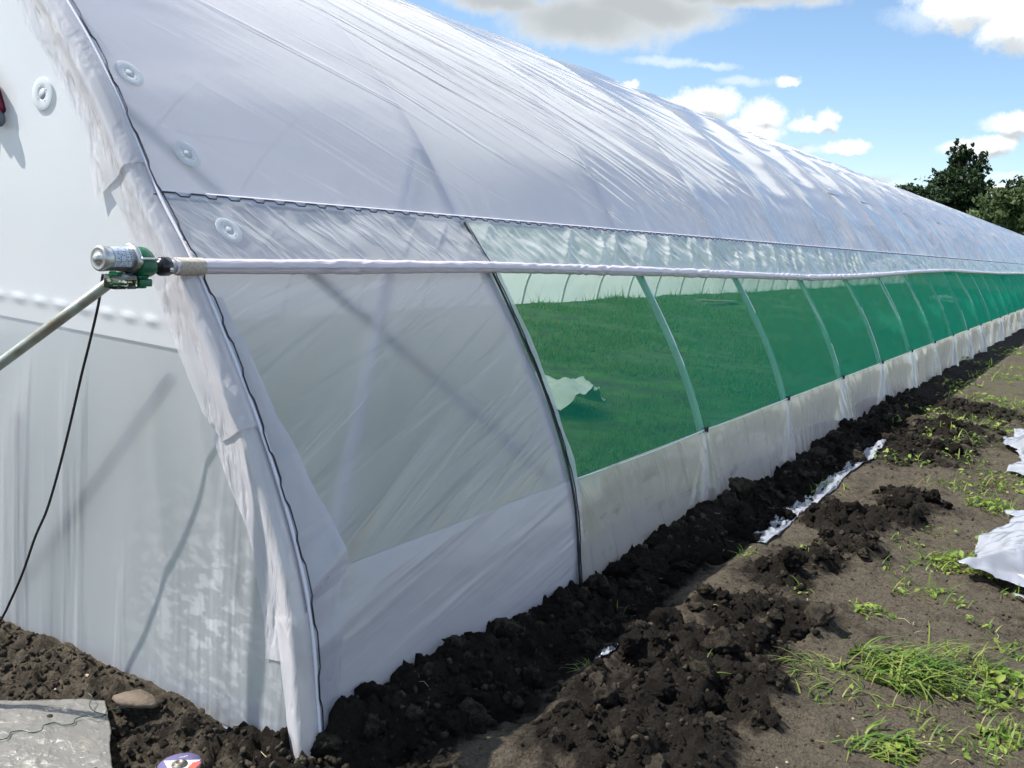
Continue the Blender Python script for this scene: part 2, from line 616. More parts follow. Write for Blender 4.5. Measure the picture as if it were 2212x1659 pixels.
M_gwire = principled('green_coated_wire', (.012, .06, .035), .35)
M_twine = principled('wound_twine', (.66, .60, .52), .8, 0, (120, .6, (.5, .44, .36)))
M_fleece = principled('white_fleece', (.82, .83, .78), .9)
M_plank = principled('weathered_timber', (.42, .36, .25), .8, 0, (20, .5, (.26, .2, .13)))
M_maroon = principled('maroon_cloth', (.16, .008, .035), .9, 0, (40, .5, (.10, .006, .03)))
M_grey = principled('blue_grey_rubber', (.13, .16, .20), .6)
M_rock = principled('flat_stone', (.16, .122, .085), .9, 0, (30, .6, (.13, .10, .075)), (60, .5, .01))
M_peb = principled('pale_pebble', (.42, .34, .22), .7, 0, (60, .6, (.3, .24, .16)))
M_straw = principled('dry_straw', (.5, .42, .22), .8)
M_purple = principled('purple_disc', (.15, .12, .30), .5, 0, (60, .5, (.12, .11, .2)))
M_label = principled('white_label', (.72, .73, .68), .6, 0, (160, .35, (.25, .27, .25)))
M_red = principled('red_print', (.50, .09, .06), .5)
M_flange = principled('worn_flange', (.20, .18, .15), .45, .6)
M_bark = principled('bark', (.07, .055, .04), .9)


def barwrap_mat():
    m, t, o = new_mat('wrapped_film')
    L = t.links
    tx = N(t, 'ShaderNodeUVMap')
    mp = N(t, 'ShaderNodeMapping')
    mp.inputs['Rotation'].default_value = (0, 0, math.radians(38))
    mp.inputs['Scale'].default_value = (7, 30, 1)
    L.new(tx.outputs[0], mp.inputs['Vector'])
    n = N(t, 'ShaderNodeTexNoise')
    n.inputs['Scale'].default_value = 1.0
    n.inputs['Detail'].default_value = 4
    L.new(mp.outputs[0], n.inputs['Vector'])
    bp = N(t, 'ShaderNodeBump')
    bp.inputs['Strength'].default_value = .8
    bp.inputs['Distance'].default_value = .012
    L.new(n.outputs['Fac'], bp.inputs['Height'])
    p = N(t, 'ShaderNodeBsdfPrincipled')
    p.inputs['Base Color'].default_value = (.80, .74, .80, 1)
    p.inputs['Roughness'].default_value = .3
    p.inputs['Subsurface Weight'].default_value = .0
    L.new(bp.outputs[0], p.inputs['Normal'])
    tl = N(t, 'ShaderNodeBsdfTranslucent')
    tl.inputs['Color'].default_value = (.8, .72, .76, 1)
    mx_ = N(t, 'ShaderNodeMixShader')
    mx_.inputs[0].default_value = .12
    L.new(p.outputs[0], mx_.inputs[1]); L.new(tl.outputs[0], mx_.inputs[2])
    L.new(mx_.outputs[0], o.inputs['Surface'])
    return m


M_barwrap = barwrap_mat()


def net_mat():
    """woven shade net: thread cover grows with slant, as for any mesh"""
    m, t, o = new_mat('green_shade_net')
    L = t.links
    geo = N(t, 'ShaderNodeNewGeometry')
    dot = N(t, 'ShaderNodeVectorMath', operation='DOT_PRODUCT')
    L.new(geo.outputs['Incoming'], dot.inputs[0]); L.new(geo.outputs['Normal'], dot.inputs[1])
    c = math_node(t, 'MAXIMUM', math_node(t, 'ABSOLUTE', dot.outputs['Value']), .10)
    fac = math_node(t, 'SUBTRACT', 1.0, math_node(t, 'POWER', .78, math_node(t, 'DIVIDE', 1.0, c)))
    fac = math_node(t, 'MINIMUM', fac, .93)
    tr = N(t, 'ShaderNodeBsdfTransparent')
    tr.inputs['Color'].default_value = (.86, 1.0, .88, 1)
    df = N(t, 'ShaderNodeBsdfDiffuse'); tl = N(t, 'ShaderNodeBsdfTranslucent')
    df.inputs['Color'].default_value = (.014, .42, .27, 1)
    tl.inputs['Color'].default_value = (.014, .46, .29, 1)
    s = N(t, 'ShaderNodeMixShader'); s.inputs[0].default_value = .5
    L.new(df.outputs[0], s.inputs[1]); L.new(tl.outputs[0], s.inputs[2])
    b_ = N(t, 'ShaderNodeMixShader')
    L.new(fac, b_.inputs[0]); L.new(tr.outputs[0], b_.inputs[1]); L.new(s.outputs[0], b_.inputs[2])
    L.new(b_.outputs[0], o.inputs['Surface'])
    return m


M_net = net_mat()


def soil_mat(name, use_attr=True, dry=.2):
    m, t, o = new_mat(name)
    L = t.links
    tx = N(t, 'ShaderNodeTexCoord')
    n1 = N(t, 'ShaderNodeTexNoise'); n1.inputs['Scale'].default_value = 14; n1.inputs['Detail'].default_value = 9; n1.inputs['Roughness'].default_value = .68
    n2 = N(t, 'ShaderNodeTexNoise'); n2.inputs['Scale'].default_value = 95; n2.inputs['Detail'].default_value = 6; n2.inputs['Roughness'].default_value = .7
    for n in (n1, n2):
        L.new(tx.outputs['Object'], n.inputs['Vector'])
    mixc = N(t, 'ShaderNodeMix', data_type='RGBA')
    if use_attr:
        at = N(t, 'ShaderNodeAttribute', attribute_name='dry')
        f = math_node(t, 'ADD', at.outputs['Fac'], math_node(t, 'MULTIPLY', math_node(t, 'SUBTRACT', n1.outputs['Fac'], .5), 1.7))
    else:
        oi = N(t, 'ShaderNodeAttribute', attribute_name='dry')
        f = math_node(t, 'ADD', oi.outputs['Fac'], math_node(t, 'MULTIPLY', math_node(t, 'SUBTRACT', n1.outputs['Fac'], .5), 1.3))
    n5 = N(t, 'ShaderNodeTexNoise'); n5.inputs['Scale'].default_value = 2.6; n5.inputs['Detail'].default_value = 4
    L.new(tx.outputs['Object'], n5.inputs['Vector'])
    f = math_node(t, 'ADD', f, math_node(t, 'MULTIPLY', math_node(t, 'SUBTRACT', n5.outputs['Fac'], .55), 1.3))
    f = smooth(t, f, .2, .95)
    L.new(f, mixc.inputs['Factor'])
    mixc.inputs[6].default_value = (.024, .019, .0145, 1)
    mixc.inputs[7].default_value = (.150, .124, .090, 1)
    m2 = N(t, 'ShaderNodeMix', data_type='RGBA', blend_type='MULTIPLY')
    m2.inputs['Factor'].default_value = .8
    L.new(mixc.outputs[2], m2.inputs[6])
    cr = N(t, 'ShaderNodeMapRange')
    L.new(n2.outputs['Fac'], cr.inputs['Value'])
    cr.inputs['From Min'].default_value = .3; cr.inputs['From Max'].default_value = .68
    cr.inputs['To Min'].default_value = .38; cr.inputs['To Max'].default_value = 1.3
    cc = N(t, 'ShaderNodeCombineColor')
    for i in range(3): L.new(cr.outputs[0], cc.inputs[i])
    L.new(cc.outputs[0], m2.inputs[7])
    # thin green film of seedlings far off
    at2 = N(t, 'ShaderNodeAttribute', attribute_name='green')
    n4 = N(t, 'ShaderNodeTexNoise'); n4.inputs['Scale'].default_value = 5; n4.inputs['Detail'].default_value = 8
    L.new(tx.outputs['Object'], n4.inputs['Vector'])
    gf = math_node(t, 'MULTIPLY', smooth(t, n4.outputs['Fac'], .45, .6), at2.outputs['Fac'])
    m3 = N(t, 'ShaderNodeMix', data_type='RGBA')
    L.new(gf, m3.inputs['Factor'])
    L.new(m2.outputs[2], m3.inputs[6])
    m3.inputs[7].default_value = (.085, .13, .03, 1)
    p = N(t, 'ShaderNodeBsdfPrincipled')
    L.new(m3.outputs[2], p.inputs['Base Color'])
    p.inputs['Roughness'].default_value = .95
    p.inputs['Specular IOR Level'].default_value = .15
    # crazed surface
    vo = N(t, 'ShaderNodeTexVoronoi', feature='DISTANCE_TO_EDGE')
    vo.inputs['Scale'].default_value = 17
    wv = N(t, 'ShaderNodeVectorMath', operation='MULTIPLY_ADD')
    L.new(n1.outputs['Color'], wv.inputs[0]); wv.inputs[1].default_value = (.07, .07, .07); L.new(tx.outputs['Object'], wv.inputs[2])
    L.new(wv.outputs[0], vo.inputs['Vector'])
    crack = math_node(t, 'MULTIPLY', smooth(t, vo.outputs['Distance'], 0.0, .035), .35 if use_attr else 0.0)
    hgt = math_node(t, 'ADD', math_node(t, 'ADD', n2.outputs['Fac'], math_node(t, 'MULTIPLY', n1.outputs['Fac'], 1.6)), crack)
    bp = N(t, 'ShaderNodeBump')
    bp.inputs['Strength'].default_value = .9
    bp.inputs['Distance'].default_value = .026
    L.new(hgt, bp.inputs['Height'])
    L.new(bp.outputs[0], p.inputs['Normal'])
    L.new(p.outputs[0], o.inputs['Surface'])
    return m


M_soil = soil_mat('soil')
M_clod = soil_mat('clod_soil', False)


def leaf_mat(name, col, col2, rough=.5, tr=.35):
    m, t, o = new_mat(name)
    L = t.links
    oi = N(t, 'ShaderNodeAttribute', attribute_name='var')
    mix = N(t, 'ShaderNodeMix', data_type='RGBA')
    L.new(oi.outputs['Fac'], mix.inputs['Factor'])
    mix.inputs[6].default_value = (*col, 1); mix.inputs[7].default_value = (*col2, 1)
    p = N(t, 'ShaderNodeBsdfPrincipled')
    p.inputs['Roughness'].default_value = rough
    p.inputs['Specular IOR Level'].default_value = .3
    L.new(mix.outputs[2], p.inputs['Base Color'])
    tl = N(t, 'ShaderNodeBsdfTranslucent')
    L.new(mix.outputs[2], tl.inputs['Color'])
    s = N(t, 'ShaderNodeMixShader'); s.inputs[0].default_value = tr
    L.new(p.outputs[0], s.inputs[1]); L.new(tl.outputs[0], s.inputs[2])
    L.new(s.outputs[0], o.inputs['Surface'])
    return m


M_grass = leaf_mat('grass_blade', (.085, .185, .022), (.30, .32, .08))
M_weed = leaf_mat('weed_leaf', (.13, .24, .03), (.30, .36, .07))
M_lawn = leaf_mat('lawn_blade', (.11, .24, .03), (.30, .32, .07))
M_tree_d = leaf_mat('dark_foliage', (.012, .032, .013), (.035, .062, .02), .6, .2)
M_tree_o = leaf_mat('olive_foliage', (.06, .10, .035), (.13, .175, .07), .6, .25)


def lawn_floor_mat():
    m, t, o = new_mat('lawn_ground')
    L = t.links
    tx = N(t, 'ShaderNodeTexCoord')
    n = N(t, 'ShaderNodeTexNoise'); n.inputs['Scale'].default_value = 2.2; n.inputs['Detail'].default_value = 9; n.inputs['Roughness'].default_value = .65
    L.new(tx.outputs['Object'], n.inputs['Vector'])
    r = N(t, 'ShaderNodeValToRGB')
    r.color_ramp.elements[0].position = .36; r.color_ramp.elements[0].color = (.075, .060, .030, 1)
    r.color_ramp.elements[1].position = .62; r.color_ramp.elements[1].color = (.13, .24, .03, 1)
    L.new(n.outputs['Fac'], r.inputs[0])
    p = N(t, 'ShaderNodeBsdfPrincipled'); p.inputs['Roughness'].default_value = .95
    L.new(r.outputs[0], p.inputs['Base Color'])
    bp = N(t, 'ShaderNodeBump'); bp.inputs['Strength'].default_value = 1; bp.inputs['Distance'].default_value = .05
    n2 = N(t, 'ShaderNodeTexNoise'); n2.inputs['Scale'].default_value = 40; n2.inputs['Detail'].default_value = 5
    L.new(tx.outputs['Object'], n2.inputs['Vector'])
    L.new(n2.outputs['Fac'], bp.inputs['Height']); L.new(bp.outputs[0], p.inputs['Normal'])
    L.new(p.outputs[0], o.inputs['Surface'])
    return m


M_floor = lawn_floor_mat()

# ------------------------------------------------------------------ tunnel profile
BAY = 1.7384
NB = 34
LEN = BAY * NB
HALF = 4.3
ctrl = np.array([(0, 0), (-.085, .45), (-.285, .89), (-.59, 1.36), (-.785, 1.6), (-1.07, 2.0), (-1.37, 2.31), (-1.74, 2.61),
                 (-2.22, 2.89), (-2.9, 3.165), (-3.6, 3.32), (-4.3, 3.375)])
full = np.concatenate([ctrl, np.array([(-2 * HALF - x, z) for x, z in ctrl[-2::-1]])])


def catmull(P, m=40):
    P = np.concatenate([[2 * P[0] - P[1]], P, [2 * P[-1] - P[-2]]])
    out_ = []
    for i in range(1, len(P) - 2):
        t = np.linspace(0, 1, m, endpoint=False)[:, None]
        p0, p1, p2, p3 = P[i - 1], P[i], P[i + 1], P[i + 2]
        out_.append(.5 * (2 * p1 + (p2 - p0) * t + (2 * p0 - 5 * p1 + 4 * p2 - p3) * t ** 2 + (3 * p1 - p0 - 3 * p2 + p3) * t ** 3))
    out_.append(P[-2][None])
    return np.concatenate(out_)


PC = catmull(full)
PS = np.concatenate([[0], np.cumsum(np.linalg.norm(np.diff(PC, axis=0), axis=1))])
STOT = PS[-1]
TG = np.gradient(PC, PS, axis=0)
TG = np.stack([np.convolve(np.pad(TG[:, i], 12, mode='edge'), np.ones(25) / 25, 'valid') for i in (0, 1)], 1)
TG /= np.linalg.norm(TG, axis=1)[:, None]


def prof(s):
    s = np.asarray(s, float)
    c = np.clip(s, 0, STOT)
    x = np.interp(c, PS, PC[:, 0]); z = np.interp(c, PS, PC[:, 1])
    tx = np.interp(c, PS, TG[:, 0]); tz = np.interp(c, PS, TG[:, 1])
    e = s - c
    return x + tx * e, z + tz * e, tz, -tx          # position and outward normal


def s_of_z(z):
    h = len(PC) // 2
    return float(np.interp(z, PC[:h, 1], PS[:h]))


def x_of_z(z):
    return prof(s_of_z(z))[0]


def surf(S, Y, D):
    x, z, nx, nz_ = prof(S)
    return np.stack([x + nx * D, Y, z + nz_ * D], -1)


S_SEAM, S_SKIRT = s_of_z(1.6), s_of_z(.478)


def sheet_mesh(s_arr, y_arr, disp, swap=True):
    S, Y = np.meshgrid(s_arr, y_arr, indexing='ij')
    Dm = disp(S, Y)
    V = surf(S, Y, Dm).reshape(-1, 3)
    uv = np.stack([Y.ravel(), S.ravel()], 1)
    return V, grid_faces(len(s_arr), len(y_arr))[:, ::-1], uv


tun = thing('polytunnel', 'long arched polytunnel clad in milky white film with green net sides', 'polytunnel')

# hoops
hs = np.linspace(-.35, STOT + .35, 90)
hx, hz, hnx, hnz = prof(hs)
hp = np.stack([hx - hnx * .026, np.zeros_like(hx), hz - hnz * .026], 1)
hoopV, hoopF = tube(hp, .0225, 10)
hoop_me = make_mesh('hoop', hoopV, hoopF, M_hoop)
for k in range(NB + 1):
    o = part('hoop', None, None, None, tun, mesh=hoop_me)
    o.location = (0, k * BAY + (.03 if k == 0 else 0), 0)
# purlins along the tunnel
for s in (s_of_z(2.35), STOT / 2, STOT - s_of_z(2.35)):
    x, z, nx, nz_ = prof(s)
    V, Fc = tube([(x - nx * .062, .04, z - nz_ * .062), (x - nx * .062, LEN - .04, z - nz_ * .062)], .012, 8)
    part('purlin', V, Fc, M_galv, tun)


def on_hoop(z, y, inset=.06):
    s = s_of_z(z)
    x, z_, nx, nz_ = prof(s)
    return (x - nx * inset, y, z_ - nz_ * inset)


V, Fc = tube([on_hoop(1.93, BAY - .03, .045), on_hoop(.30, .06, .050)], .018, 10)
part('brace', V, Fc, M_hoop, tun)
V, Fc = tube([on_hoop(1.97, .06, .085), on_hoop(.5, BAY - .03, .09)], .018, 10)
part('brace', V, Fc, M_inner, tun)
a, b_ = at_y(375, 812, .024), at_y(60, 1250, .024)
V, Fc = tube([a, b_], .023, 12)
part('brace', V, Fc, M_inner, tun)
a = at_y(66, 880, .045)
V, Fc = tube([(a[0], .022, a[2]), (a[0] + .02, .022, -.2)], .02, 10)
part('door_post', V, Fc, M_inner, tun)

# ---- roof film
ys = []
for k in range(NB):
    n = 150 if k < 4 else (80 if k < 11 else (34 if k < 22 else 12))
    ys.append(np.linspace(k * BAY, (k + 1) * BAY, n, endpoint=False))
ys = np.concatenate(ys + [[LEN]])
ss = np.concatenate([np.linspace(S_SEAM - .012, 5.4, 270, endpoint=False), np.linspace(5.4, STOT + .1, 50)])


def ridged(v, seed, sharp=3.0):
    n = 1 - np.abs(vnoise(v, np.full_like(v, seed * 3.7), None, seed))
    return n ** sharp


def roof_disp(S, Y):
    k = np.clip(np.floor(Y / BAY + 1e-6), 0, NB - 1)
    t = np.clip(Y / BAY - k, 0, 1)
    kt = k + t
    bow = np.sin(np.pi * t)
    rise = S - S_SEAM
    loose = sstep(kt, 1.6, 6.5)
    # film is carried by the hoops and hangs a little between them
    d = -(.016 + .050 * loose) * bow ** .75
    # taut diagonal pulls in the first bays
    v = S + .46 * Y + .035 * vnoise(Y * .8, S * .8, None, 3)
    a0 = np.select([k == 0, k == 1, k == 2, k == 3], [.006, .019, .015, .010], 0.0) * (1 - .6 * loose)
    env = sstep(rise, -.02, .3) * (.25 + .75 * sstep(vnoise(Y * .5, S * .6, None, 21), -.35, .35))
    env = env * np.where(k == 1, .12 + .88 * sstep(rise + .4 * t, .5, 1.1), 1)
    edge = sstep(t, 0, .06) * .75 + .25
    d = d + a0 * env * edge * ridged(v * 6.5, 5, 2.0) + a0 * .25 * env * ridged(v * 17 + 3, 6, 3)
    # slack swags: crescents hung from the hoops
    kj = _h(k, k * 0 + 3, k * 0, 11)
    v2 = S * (1 + .1 * (kj - .5)) + .70 * BAY * (t - .62 * t * t) + .10 * vnoise(Y * .9, S * 1.1, None, 31) + kj * .9
    sel = .3 + .7 * sstep(vnoise(Y * .75, S * 1.1, None, 33), -.3, .3)
    sw = (ridged(v2 * 2.5, 8, 1.7) - .4) * .060 * sel + (ridged(v2 * 5.5 + 4, 9, 2.2) - .3) * .020 * (1.2 - sel)
    d = d + loose * bow ** .55 * sw
    # pleats running down to the locking channel
    fan = ridged(Y * 5.0 + .9 * S, 43, 2.2) - .3
    d = d + loose * .020 * fan * np.exp(-(np.clip(rise - .12, 0, 9) / .38) ** 2) * sstep(rise, 0, .1)
    # creased film towards the far end
    crum = fbm(Y * 1.9 + 1.2 * S, S * 1.5, None, 41, 2, .5)
    d = d + sstep(kt, 5, 12) * (.008 + .045 * bow) * crum * (1.1 - .5 * sstep(rise, 1.2, 2.6))
    g = np.exp(-np.clip(rise, 0, 9) / .10)
    d = d + g * sstep(rise, -.02, .03) * .009 * vnoise(Y * 11, S * 2, None, 51) * (.4 + sstep(k, 1, 5))
    return d + .0012


V, Fq, uv = sheet_mesh(ss, ys, roof_disp)
_k = uv[:, 0] / BAY
_rise = uv[:, 1] - S_SEAM
_pull = np.where(_k < 1, .22 + .25 * sstep(vnoise(uv[:, 0] * .9, uv[:, 1] * .9, None, 23), -.1, .5), 1.0) * np.where((_k >= 1) & (_k < 2), .12 + .9 * sstep(_rise + .35 * (_k - 1), .45, 1.1), 1) * (1 - sstep(_k, 2.2, 4)) * sstep(_rise, .0, .25)
_pull = _pull * (.35 + .65 * sstep(vnoise(uv[:, 0] * .7, uv[:, 1] * .8, None, 25), -.5, .2))
part('roof_film', V, Fq, M_roof, tun, uv, {'pull': _pull})

# ---- locking channel along the seam, with its zigzag wire
def strip(s0, s1, y_arr, off, mat, name, parent, attr=None, ns=2):
    V, Fq, uv = sheet_mesh(np.linspace(s0, s1, ns), y_arr, lambda S, Y: np.full_like(S, off))
    return part(name, V, Fq, mat, parent, uv, attr)


xs_, zs_, nxs, nzs = prof(S_SEAM)
tsx, tsz = -nzs, nxs        # direction of growing s


def seam_pt(ds, y, off):
    x, z, nx, nz_ = prof(S_SEAM + ds)
    return np.array([x + nx * off, y, z + nz_ * off])


cv = []
for y in (0.0, LEN):
    for ds, off in ((-.016, .002), (-.016, .011), (-.008, .011), (-.008, .004), (.008, .004), (.008, .011), (.016, .011), (.016, .002)):
        cv.append(seam_pt(ds, y, off))
cf = [(j, (j + 1) % 8, 8 + (j + 1) % 8, 8 + j) for j in range(8)]
chan = part('locking_channel', np.array(cv), cf, M_rail, tun, smooth_=False)


def zigzag(pt, length, period, amp, r, sides=4, jitter=.15, seed=1):
    """trapezoid spring wire laid along pt(ds, along)"""
    rg = np.random.default_rng(seed)
    P, u, i = [], 0.0, 0
    while u < length:
        p = period * (1 + rg.uniform(-jitter, jitter))
        P += [pt(-amp, u), pt(-amp, u + p * .30), pt(amp, u + p * .42), pt(amp, u + p * .88)]
        u += p
    return tube(np.array(P), r, sides)


V, Fc = zigzag(lambda ds, u: seam_pt(ds, u, .0125), LEN, .108, .0065, .0027)
part('spring_wire', V, Fc, M_dark, chan)

# ---- first bay: fixed side film, its doubled foot and the overlapping corner flap
y0 = np.linspace(.0, BAY + .012, 150)


def pull(S, Y, n=13, a=.012, ph=0.0):
    # long soft folds fanning out from low on the corner
    th = np.arctan2(S + .25, Y + 1.5)
    return a * (ridged(th * n + ph, 61, 1.6) - .4) * (.5 + .5 * vnoise(Y * 1.5, S * 1.5, None, 62))


def side_disp(S, Y):
    t = Y / BAY
    return .002 - .015 * np.sin(np.pi * np.clip(t, 0, 1)) + pull(S, Y)


V, Fq, uv = sheet_mesh(np.linspace(-.22, S_SEAM + .01, 130), y0, side_disp)
soil = np.clip(1 - uv[:, 1] / .6, 0, 1) ** 1.5
part('side_film', V, Fq, M_side, tun, uv, {'soil': soil})
V, Fq, uv = sheet_mesh(np.linspace(-.22, S_SKIRT, 44), np.linspace(.02, BAY + .004, 120), lambda S, Y: side_disp(S, Y) + .007 + .004 * fbm(Y * 3, S * 9, None, 71, 3))
part('foot_film', V, Fq, M_foot, tun, uv, {'soil': np.clip(1 - uv[:, 1] / .4, 0, 1)})
# corner flap: irregular free edge
fl_s = np.linspace(-.2, 1.42, 90)
edge_w = np.interp(fl_s, [-.2, .2, .42, .5, .62, .8, 1.0, 1.2, 1.42], [.13, .13, .16, .235, .2, .15, .10, .085, .075]) + .006 * vnoise(fl_s * 9, fl_s * 0, None, 3)
W_, U_ = np.meshgrid(np.linspace(0, 1, 14), fl_s, indexing='xy')
Yf = .01 + W_ * edge_w[:, None]
Df = side_disp(U_, Yf) + .013 + .004 * fbm(Yf * 14, U_ * 5, None, 73, 3)
V = surf(U_, Yf, Df).reshape(-1, 3)
part('corner_flap', V, grid_faces(90, 14), M_foot, tun, np.stack([Yf.ravel(), U_.ravel()], 1), {'soil': np.zeros(len(V))})

# ---- net, skirt and rolled curtain in the other bays
yn = np.linspace(BAY, LEN, NB * 16)
V, Fq, uv = sheet_mesh(np.linspace(S_SKIRT - .02, S_SEAM, 26), yn,
                       lambda S, Y: -.004 - .012 * np.abs(np.sin(np.pi * Y / BAY)) + .003 * vnoise(Y * 3, S * 3, None, 81))
part('side_net', V, Fq, M_net, tun, uv)

ysk = np.concatenate([np.linspace(k * BAY, (k + 1) * BAY, 150 if k < 5 else (80 if k < 12 else (36 if k < 20 else 16)), endpoint=False) for k in range(1, NB)] + [[LEN]])


def skirt_disp(S, Y):
    kk = np.round(Y / BAY)
    k = np.floor(Y / BAY)
    t = Y / BAY - k
    dy = Y - kk * BAY
    drop = S_SKIRT - S
    th = np.arctan2(dy, drop + .02)
    amt = sstep(kk, .5, 6) * .7 + .5
    fan = ridged(th * 3.2 + kk * 7.3, 91, 2.5) * np.exp(-(np.abs(th) / .55) ** 2) * np.minimum(drop, .35)
    d = .004 - .03 * np.sin(np.pi * t) * sstep(drop, 0, .3) + amt * .16 * fan
    mid = ridged((Y + .35 * S) * 7, 95, 5) * .012 * sstep(vnoise(Y * 1.1, S * 0, None, 96), -.1, .4) * sstep(drop, .02, .15)
    d = d + mid * (.35 + amt) + .003 * fbm(Y * 6, S * 4, None, 97, 3)
    d = d + sstep(k, 5, 12) * .02 * fbm(Y * 9, S * 2, None, 98, 2) * sstep(drop, 0, .2)
    return d


V, Fq, uv = sheet_mesh(np.linspace(-.22, S_SKIRT, 56), ysk, skirt_disp)
sk_soil = np.clip(.15 + .85 * (1 - uv[:, 1] / .5), 0, 1) * np.clip(1.6 - uv[:, 0] / 5, .25, 1)
skirt = part('skirt_film', V, Fq, M_skirt, tun, uv, {'soil': sk_soil})
V, Fq, uv = sheet_mesh(np.linspace(-.22, .19, 24), ysk[ysk < BAY * 6.02], lambda S, Y: skirt_disp(S, Y) + .008 + .004 * fbm(Y * 5, S * 5, None, 99, 2))
V[:, 2] += .03 * vnoise(V[:, 1] * .9, V[:, 1] * 0, None, 100) * np.clip(uv[:, 1] / .19, 0, 1)
part('skirt_hem', V, Fq, M_skirt, skirt, uv, {'soil': np.full(len(V), .5)})
P = np.array([surf(np.array(S_SKIRT), np.array(y), np.array(.007 + .004 * math.sin(y * 5)))for y in np.linspace(BAY, LEN, 260)])
P[:, 2] -= .012 * np.abs(np.sin(np.pi * P[:, 1] / BAY)) ** .8
V, Fc = tube(P, .0042, 5)
part('hem_cord', V, Fc, M_fleece, skirt)
cx, cz, cnx, cnz = prof(S_SKIRT)
clipV, clipF = join(box((0, 0, 0), (.014, .03, .026)), box((.009, 0, .002), (.006, .014, .04)))
clip_me = make_mesh('hoop_clip', clipV, clipF, M_dark, smooth_=False)
for k in range(2, NB):
    o = part('hoop_clip', None, None, None, tun, mesh=clip_me)
    o.location = (cx + cnx * .012, k * BAY, cz + cnz * .012)


def bar_z(y):
    return np.interp(y, [-1, 1.7, 3.5, 5.5, 7.2, 9, 10.6, 13, 16.3, 20, 24, 32, 42], [1.388, 1.396, 1.378, 1.350, 1.326, 1.330, 1.348, 1.378, 1.40, 1.372, 1.345, 1.335, 1.35])


ycu = np.concatenate([np.linspace(k * BAY, (k + 1) * BAY, 120 if k < 6 else (60 if k < 12 else 26), endpoint=False) for k in range(0, NB)] + [[LEN]])
ycu[0] = .02
sbar = np.array([s_of_z(z) for z in bar_z(ycu)])
U_, Yc = np.meshgrid(np.linspace(0, 1, 34), ycu, indexing='ij')
Sc = sbar[None] + U_ * (S_SEAM - .008 - sbar[None])
kc = Yc / BAY
sag = np.sin(np.pi * U_)
amp = .45 + sstep(kc, .7, 2.0) * 1.7
dc = .012 + .016 * (1 - U_) + amp * sag ** .7 * (
    .012 * fbm(Yc * 4 + 3 * Sc, Sc * 5 - Yc * 1.2, None, 101, 3)
    + .010 * (ridged(Yc * 5 - Sc * 7, 103, 3) - .3) + .006 * (ridged(Yc * 9 + Sc * 5, 104, 3) - .3))
dc = dc + .010 * (U_ ** 4) * vnoise(Yc * 9.3, Sc * 0, None, 105) * np.clip(1 - U_, 0, 1) * 6
V = surf(Sc, Yc, dc).reshape(-1, 3)
part('curtain_film', V, grid_faces(34, len(ycu))[:, ::-1], M_curtain, tun, np.stack([Yc.ravel(), Sc.ravel()], 1))

# ---- wires that lock the film on the first two hoops
def hoop_wire(y, off, s0, s1, period, amp, r, seed):
    def pt(ds, u):
        x, z, nx, nz_ = prof(s0 + u)
        return np.array([x + nx * off, y + ds + .004 * math.sin(u * 6 + seed), z + nz_ * off])
    return zigzag(pt, s1 - s0, period, amp, r, 4, .25, seed)


xs0 = np.linspace(-.12, 4.6, 120)
for y, w, s_top in ((.020, .007, 4.6), (BAY, .005, S_SEAM - .03)):
    sa = np.linspace(-.12, s_top, 80)
    VV = []
    for dy, off in ((-w, .012), (-w, .019), (w, .019), (w, .012)):
        VV.append(surf(sa, np.full_like(sa, y + dy), np.full_like(sa, off + .004)))
    V = np.stack(VV, 1).reshape(-1, 3)
    Fc = [(i * 4 + j, i * 4 + (j + 1) % 4, (i + 1) * 4 + (j + 1) % 4, (i + 1) * 4 + j) for i in range(79) for j in range(4)]
    ch = part('locking_channel', V, Fc, M_rail if y < 1 else M_dark, tun, smooth_=False)
    V, Fc = hoop_wire(y + .006, .026, -.1, s_top, .20, .004 if y < 1 else .002, .0032, 5)
    part('spring_wire', V, Fc, M_dark, ch)
# free film edge beside the second hoop
es = np.linspace(-.1, S_SEAM - .28, 90)
ew = .05 + .012 * vnoise(es * 7, es * 0, None, 111)
W_, U_ = np.meshgrid(np.linspace(0, 1, 8), es, indexing='xy')
Yf = BAY + .004 + W_ * ew[:, None]
V = surf(U_, Yf, .009 + .012 * W_ + .006 * fbm(Yf * 20, U_ * 8, None, 113, 2)).reshape(-1, 3)
part('film_edge', V, grid_faces(90, 8), M_curtain, tun, np.stack([Yf.ravel(), U_.ravel()], 1))

# ---- end wall
zc_ = PC[:, 1].max()


def wall_rows(z0, z1, nz, nx, yoff, fold):
    zs = np.linspace(z0, z1, nz)
    xr = np.array([x_of_z(z) for z in zs])
    xl = -2 * HALF - xr
    u = np.linspace(0, 1, nx) ** 2.2
    X = xr[:, None] + (xl - xr)[:, None] * u[None]
    Z = np.repeat(zs[:, None], nx, 1)
    Y = yoff + fold(X, Z)
    V = np.stack([X, Y, Z], -1).reshape(-1, 3)
    return V, grid_faces(nz, nx), np.stack([X.ravel(), Z.ravel()], 1)


def fold_low(X, Z):
    drop = 1.2 - Z
    fan = (X + .9) / (.5 + drop * .6)
    return -.015 * ridged(fan * 3.6 + .5, 121, 2) * sstep(drop, .02, .5) - .008 * np.abs(fbm(X * 2.2, Z * .7, None, 123, 2)) * sstep(drop, 0, .4)


